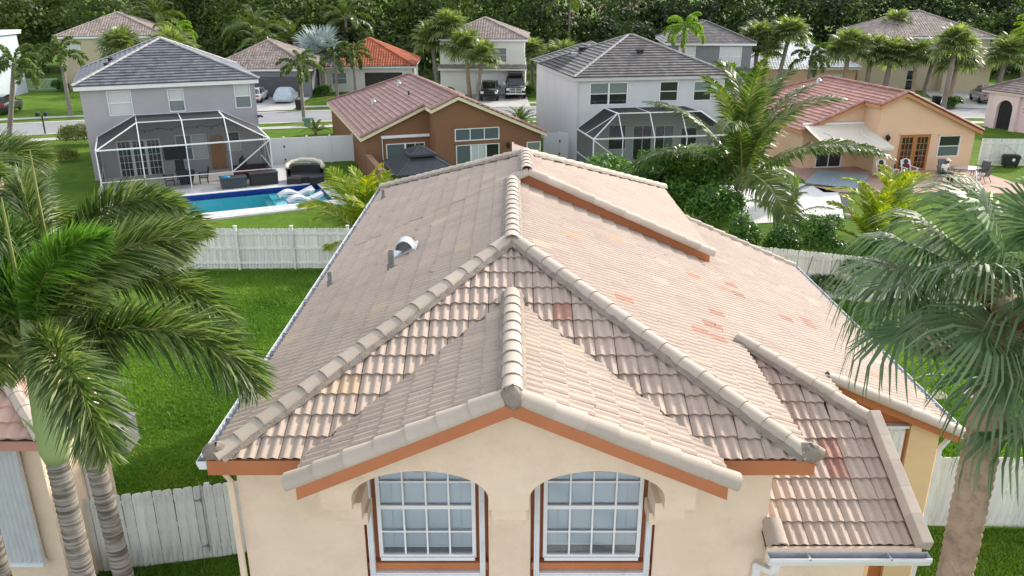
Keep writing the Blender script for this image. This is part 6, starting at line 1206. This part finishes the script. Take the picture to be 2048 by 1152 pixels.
for k,(x,y,rx,h,lab) in enumerate(((5.1,44.0,1.5,2.4,'leafy green bush at the left end of the mango thicket by the white gate'),(7.6,42.5,1.7,3.4,'tall mango bush in front of the screened porch, middle of the thicket'),(10.3,41.5,1.8,3.4,'broad mango bush beside the coconut palm trunk'),(9.0,38.6,2.2,2.0,'dark shrub mass below the mango bushes, against the near roof'))):
    bush('mango_bush',lab,'bush',(x,y,0),lumps(rnd(k+3),9,rx,1.3,h*.35,h*.92,1.0),7500,.26,LM,k+11,'mango bushes behind the near roof',hang=.8,aspect=.32)
for k,(x,y,w,h,lab) in enumerate(((9.9,33.2,.9,2.4,'glossy clipped shrub behind the board fence, first from the near roof'),(11.6,32.9,.8,2.2,'glossy shrub behind the board fence, second from the near roof'),(13.1,32.3,1.0,2.9,'tallest glossy shrub behind the board fence'),(14.9,31.6,.9,2.2,'glossy shrub behind the board fence beside the fan palm leaves'))):
    bush('hedge_shrub',lab,'shrub',(x,y,0),lumps(rnd(k+30),6,w*.5,.4,h*.4,h*.8,.6),4200,.13,LH,k+40,'shrubs along the right back fence')
v=T('fence_vine','dark vine creeping down the right back fence','vine',(12.2,29.75,0),R(-20)); quads('foliage',*cloud([(.2,-.1,.5,1.1,.15,.55),(1.0,-.12,1.3,.5,.12,.5),(-.7,-.1,.3,.7,.2,.4)],900,.16,77),LH,v); mb=MB(); [mb.tube([(x,-.1,0),(x+.2*math.sin(x*5),-.12,.9),(x+.35*math.cos(x*3),-.1,1.7)],.02,5) for x in (-.5,.1,.6,1.2)]; mb.build('stems',BARKG,v,kind='stuff')
bush('croton_shrub','red and dark croton shrub at the foot of the near fence, bottom left','shrub',(-8.3,12.4,0),[(0,0,.4,.7,.5,.4),(.5,.1,.35,.5,.4,.35)],900,.16,LR,5)
bush('clipped_hedge','rounded clipped olive hedge beside the lilac-grey house','hedge',(-33.6,63.0,0),[(0,0,.75,1.5,1.0,.85),(1.0,.2,.8,1.0,.9,.8),(-.9,0,.7,.9,.9,.75)],7000,.12,LHY,6,stem=False,shell=.8)
bush('round_shrub','small dark shrub in the lawn left of the lilac-grey house','shrub',(-31.5,56.5,0),[(0,0,.4,.9,.7,.5)],1800,.12,LHY,8,stem=False)
for k,(x,y,r_,lab) in enumerate(((-21.5,93.0,.9,'dark shrub bed under the silver palm'),(-14.8,94.8,1.0,'low shrub by the entrance of the red-roofed house'),(1.6,93.0,.8,'dark shrub beside the white garage wall'),(44.8,83.2,.8,'leafy shrub at the foot of the tallest cabbage palm'),(36.6,94.0,.7,'clipped shrub in front of the white-roofed house'),(-53.5,97.5,1.0,'dark shrub clump at the end of the picket fence'),(-7.0,91.5,.8,'bright shrub among the palm trunks beside the black trucks'))):
    bush('garden_shrub',lab,'shrub',(x,y,0),lumps(rnd(k+60),4,r_*.7,r_*.5,.4,.9*r_,r_*.7),2600,.22,LH if k not in (6,) else LA,k+90,'garden shrubs across the street')
# ---- mid-distance palms
def palm(name,label,x,y,zc,meshes,n,el0,el1,seed,s=1.,r0=.2,r1=.14,top=None,bk=None,boots=0,group=None,pw=.9,shaft=False,rs=.12):
    top=top or (0,0); Pm=T(name,label,'palm tree',(x,y,0),0,group); link('trunk',trunk_mesh('trunk',[(0,0,0),(top[0]*.5,top[1]*.5,zc*.5),(top[0],top[1],zc)],[r0,r1*1.1,r1],bk or BARKG,.12,.008,10,seed),Pm)
    if boots:
        mb=MB(); r=rnd(seed)
        for k in range(boots): a=r.random()*6.28; z=zc-1.0*r.random()**1.3; c=Vector((top[0]+r1*math.cos(a),top[1]+r1*math.sin(a),z)); mb.bar(c,c+Vector((math.cos(a)*.2,math.sin(a)*.2,.25)),.12,.05,0,r.random())
        mb.build('leaf_boots',BOOT,Pm,kind='stuff')
    if shaft: mb=MB(); mb.lathe([(r1*1.05,zc-.9),(r1*1.25,zc-.75),(r1*.8,zc-.1),(.03,zc+.4)],10,0,Matrix.Translation((top[0],top[1],0))); mb.build('crownshaft',SHAFT,Pm,smooth=True)
    crown(Pm,(top[0],top[1],zc),meshes,n,el0,el1,seed,s,pw=pw,rs=rs); return Pm
palm('coconut_palm','large coconut palm with arching fronds in front of the peach house roof',11.6,41.2,2.3,COC,18,1.5,-.12,101,2.05,.3,.22,(.35,0),BARKG,0)
palm('young_coconut_palm','young yellow-green palm beside the white deck, behind the shrubs',12.75,36.6,1.3,COC,9,1.2,-.1,104,.72,.16,.12,None,BARKB)
palm('young_palm','bright yellow palm clump behind the fan palm, in front of the patio',16.6,35.5,.7,YOU,18,1.35,.05,105,1.6,.12,.1); palm('young_palm','second bright yellow palm clump with an upright fan of leaves, near the patio',18.6,38.0,1.0,YOU,16,1.45,.2,106,1.7,.12,.1)
palm('areca_palm','yellow-green palm clump at the left eave of the near roof, behind the fence',-6.7,36.6,.6,YOU,24,1.35,-.05,107,2.1,.12,.1)
palm('date_palm','low feathery palm on the verge between the brown and the pale grey house',.7,69.6,.6,PHX,26,1.3,-.25,108,1.25,.2,.18); palm('date_palm','small palm shrub at the far corner of the brown house',-16.4,67.5,.4,PHX,14,1.2,-.1,109,.8,.12,.12)
# ---- palms along and across the street
FAR=[('foxtail_palm','leaning foxtail palm with yellowing fronds at the left edge of the street',-38.5,61.4,6.3,FFX,10,(1.8,0),1.15,.16),('foxtail_palm','foxtail palm on the verge left of the lilac-grey house',-42.3,78.1,6.0,FFX,11,(.1,0),1.25,.16),('foxtail_palm','slender foxtail palm on the verge between the grey and brown houses',-19.1,74.7,5.2,FFX,10,(0,0),1.1,.14),('foxtail_palm','foxtail palm in the bed before the red-roofed house, left trunk',-19.6,92.2,4.6,FFX,10,(0,0),1.15,.14),('foxtail_palm','foxtail palm in the bed before the red-roofed house, right trunk',-17.6,92.6,4.9,FFX,10,(0,0),1.1,.14),('foxtail_palm','dark foxtail palm in front of the white-roofed house',32.8,91.5,4.6,FFX,10,(0,0),1.3,.15),
 ('queen_palm','queen palm with hanging fronds in front of the dark grey house',17.8,87.0,7.9,FQU,13,(0,0),1.05,.16),('queen_palm','queen palm with a broad crown behind the beige house at left',-40.0,100,6.6,FQU,13,(0,0),1.2,.16),('queen_palm','bright feathery palm at the far right edge of the street',58.5,93,7.2,FQU,14,(0,0),1.5,.16),('queen_palm','bright palm beside the beige two-storey house, behind the right palms',61.0,99,6.4,FQU,12,(0,0),1.3,.16),
 ('cabbage_palm','cabbage palm group left of the black trucks, leftmost crown',-8.6,96.0,6.2,FSAB,24,(-.6,0),1.5,.22),('cabbage_palm','cabbage palm group left of the black trucks, tallest crown',-7.5,95.0,7.5,FSAB,24,(.3,0),1.5,.2),('cabbage_palm','cabbage palm group left of the black trucks, third trunk',-4.7,91.6,5.7,FSAB,24,(-.4,0),1.45,.2),('cabbage_palm','cabbage palm group left of the black trucks, nearest leaning trunk',-3.75,88.7,4.9,FSAB,22,(.6,0),1.25,.2),
 ('cabbage_palm','short cabbage palm between the off-white and pale grey houses',2.4,99,4.8,FSAB,20,(0,0),1.1,.2),('cabbage_palm','cabbage palm in front of the beige house roof at left',-53.0,104,5.0,FSAB,24,(0,0),1.5,.2),('cabbage_palm','shaggy cabbage palm behind the ridge of the lilac-grey house, left crown',-40.5,87,6.0,FSAB,24,(0,0),1.5,.2),('cabbage_palm','shaggy cabbage palm behind the ridge of the lilac-grey house, right crown',-35.0,86,5.6,FSAB,26,(0,0),1.7,.2),
 ('cabbage_palm','cabbage palm beside the dark grey house, back crown',26.9,91.5,6.6,FSAB,24,(-.2,0),1.35,.2),('cabbage_palm','cabbage palm beside the dark grey house, lower front crown',27.6,90.5,5.5,FSAB,22,(-.1,0),1.15,.2),('cabbage_palm','tall leaning cabbage palm in front of the white tile roof',29.0,91,7.1,FSAB,24,(1.0,0),1.35,.2),('cabbage_palm','cabbage palm right of the white tile roof',36.2,90,5.6,FSAB,24,(0,0),1.6,.22),('cabbage_palm','cabbage palm just right of the one beside the white roof',38.7,90.3,5.3,FSAB,22,(.2,0),1.35,.22),('cabbage_palm','cabbage palm with reddish boots in front of the beige house entrance',40.4,89.5,4.9,FSAB,22,(.3,0),1.4,.24),('cabbage_palm','slim cabbage palm left of the beige house door',43.2,88.5,5.2,FSAB,20,(-.4,0),1.2,.18),('cabbage_palm','leaning cabbage palm before the beige house door',45.2,90.5,5.0,FSAB,22,(.6,0),1.2,.18),('cabbage_palm','tallest cabbage palm at the front of the right-hand row',43.0,81.5,6.6,FSAB,26,(.1,0),1.35,.2),('cabbage_palm','cabbage palm behind the tallest one, beside the silver car',46.6,87.5,4.9,FSAB,26,(.3,0),1.5,.2),('cabbage_palm','cabbage palm between the silver car and the pink house roof',54.4,92.5,4.9,FSAB,22,(.4,0),1.45,.24),('cabbage_palm','cabbage palm crown above the beige house eave',46.8,103,7.6,FSAB,20,(0,0),1.3,.2)]
for k,(nm,lab,x,y,zc,me,n,top,s,r1) in enumerate(FAR):
    cab=nm=='cabbage_palm'; palm(nm,lab,x,y,zc,me,int(n*(1.5 if cab else 1.25)),1.4 if cab else .95,-.5 if cab else -.7,200+k,s*1.02,r1*1.25,r1,top,BARKB if k%3==0 and cab else BARKG,40 if cab else 0,'palms along the street',.85 if cab else .9,not cab)
palm('bismarck_palm','large silver-blue fan palm beside the red-roofed house',-21.3,93.5,5.0,BIS,20,1.35,-.5,301,1.6,.28,.24)
for k,(x,y,zc,s,lab) in enumerate(((12.5,92,1.2,1.8,'bright green areca clump behind the ridge of the pale grey house, left half'),(15.0,92,1.2,1.7,'bright green areca clump behind the ridge of the pale grey house, right half'),(22.3,84.5,1.0,1.5,'areca clump in front of the dark grey house porch'),(19.3,84.8,1.6,1.1,'small areca clump under the queen palm'))):
    palm('areca_palm',lab,x,y,zc+1.2,ARE,22,1.4,-.1,320+k,s,.15,.12)
palm('fan_palm_clump','large dark fan palm clump between the off-white and pale grey houses',5.8,97,3.6,FSAB,34,1.4,-.6,330,1.9,.25,.22)
for k,(x,y,zc,s,lab) in enumerate(((-47,112,8.2,1.5,'coconut palm in the woods above the beige house'),(-33,108,6.8,1.5,'coconut palm against the woods above the lilac-grey house'),(-27.5,106,5.6,1.4,'coconut palm in the woods left of the silver palm'),(-31,103,5.2,1.3,'dark coconut palm behind the garage house roof'),(8,118,10.5,1.5,'coconut palm high in the woods right of the off-white house'),(-22,112,8.0,1.4,'coconut palm in the woods above the garage house'))):
    palm('coconut_palm',lab,x,y,zc,FCO,14,1.2,-.6,340+k,s,.2,.15)
for k,(x,y,lab) in enumerate(((40.0,112,'traveller palm with upright paddle leaves at the wood edge, left'),(42.5,113,'traveller palm with upright paddle leaves at the wood edge, right'))):
    Pm=T('banana_plant',lab,'plant',(x,y,0)); r=rnd(k)
    for i in range(9):
        mb=MB(); a=R(-70+140*i/8)+r.gauss(0,.1); h=5.2+r.uniform(-.6,.6); dx,dz=math.sin(a)*.8,math.cos(a); vs=[];
        for j in range(6): t=j/5; w=.55*math.sin(math.pi*min(1,t*.9+.1)) if j<5 else .05; c=Vector((dx*h*(.35+.5*t),r.uniform(-.1,.1),h*(.4+.62*t*dz))); vs+=[c+Vector((-dz*w,0,dx*w)),c+Vector((dz*w,.1,-dx*w))]
        mb.add(vs,[(2*j,2*j+1,2*j+3,2*j+2) for j in range(5)],0,None,r.random()); mb.tube([(0,0,0),(dx*h*.35,0,h*.4)],[.12,.05],6); mb.build('leaf',LM,Pm)
# ---- the woods behind the houses (one mass)
r=rnd(5); bl=[]; x=-125
while x<135:
    for (y0,y1,h0,h1,br) in ((112,117,3.5,8.5,3.6),(118,126,7,12.5,4.6),(128,140,10,15.5,5.2)):
        y=r.uniform(y0,y1); 
        if y1<118 and (-62<x<-46 or 35<x<46 or 4<x<11 or 46<x<57): continue
        h=r.uniform(h0,h1)
        if y1>127 and 17<x<25: h=8
        if y1>117 and 2<x<9: h=9
        bl.append((x+r.uniform(-1.5,1.5),y,h*.72,br*r.uniform(.8,1.2),br*.8,h*.33)); bl.append((x+r.uniform(-3,3),y-1.5,h*.3,br*.9,br*.7,h*.3))
    x+=4.2
C_,A_,B_,t_=cloud(bl,270000,.62,9,.5,.62,.6)
t_=np.clip(t_*.45+.5*(.5+.5*np.sin(C_[:,0]*.55+np.sin(C_[:,1]*.4)*2)*np.sin(C_[:,0]*.21+C_[:,2]*.5))+np.where(C_[:,0]<-5,.2,-.1),0,1)
quads('woods',C_,A_,B_,t_,LT,None,'stuff')['label']='dense dark woods closing the view behind the houses'
# ---- grass blades on the near lawns
g=np.random.default_rng(4)
def blades(name,regions,n,h,mat,label):
    P_=[]
    for (x0,x1,y0,y1,wt) in regions: m=int(n*wt); P_.append(np.stack([g.uniform(x0,x1,m),g.uniform(y0,y1,m),np.zeros(m)],1))
    C=np.concatenate(P_); m=len(C); a=np.stack([g.normal(size=m)*.45,g.normal(size=m)*.45,np.ones(m)],1); hh=h*(.5+g.random(m)); hh*=1+.5*np.sin(C[:,0]*1.3+np.sin(C[:,1]*.9)*2)*np.sin(C[:,1]*1.1); a*=hh[:,None]; th=g.random(m)*6.28; w=np.stack([np.cos(th),np.sin(th),np.zeros(m)],1)*(.011+.012*g.random(m))[:,None]
    V=np.empty((m*3,3),np.float32); V[0::3]=C-w; V[1::3]=C+w; V[2::3]=C+a
    me=bpy.data.meshes.new(name); me.vertices.add(m*3); me.vertices.foreach_set('co',V.ravel()); me.loops.add(m*3); me.loops.foreach_set('vertex_index',np.arange(m*3,dtype=np.int32)); me.polygons.add(m); me.polygons.foreach_set('loop_start',np.arange(0,m*3,3,dtype=np.int32)); at=me.attributes.new('tint','FLOAT','FACE'); at.data.foreach_set('value',np.clip(g.random(m)*.6+.35*np.sin(C[:,0]*.7+np.sin(C[:,1]*.5)*1.7)*np.sin(C[:,1]*.45+C[:,0]*.2)+.2,0,1).astype(np.float32)); me.materials.append(mat); me.update(calc_edges=True); o=link(name,me,None,None,'stuff'); o['label']=label; return o
GRS=leafmat('grass_blade',(.055,.135,.012),(.095,.205,.020),(.19,.30,.04),.5,.4,tscale=.5)
blades('grass',[(-14,-3.9,14.8,33,.62),(7.9,16,15.5,29,.26),(-9.5,-3.8,11,14.5,.05),(5.8,13,11,15.2,.07)],300000,.075,GRS,'short green lawn grass around the near house')
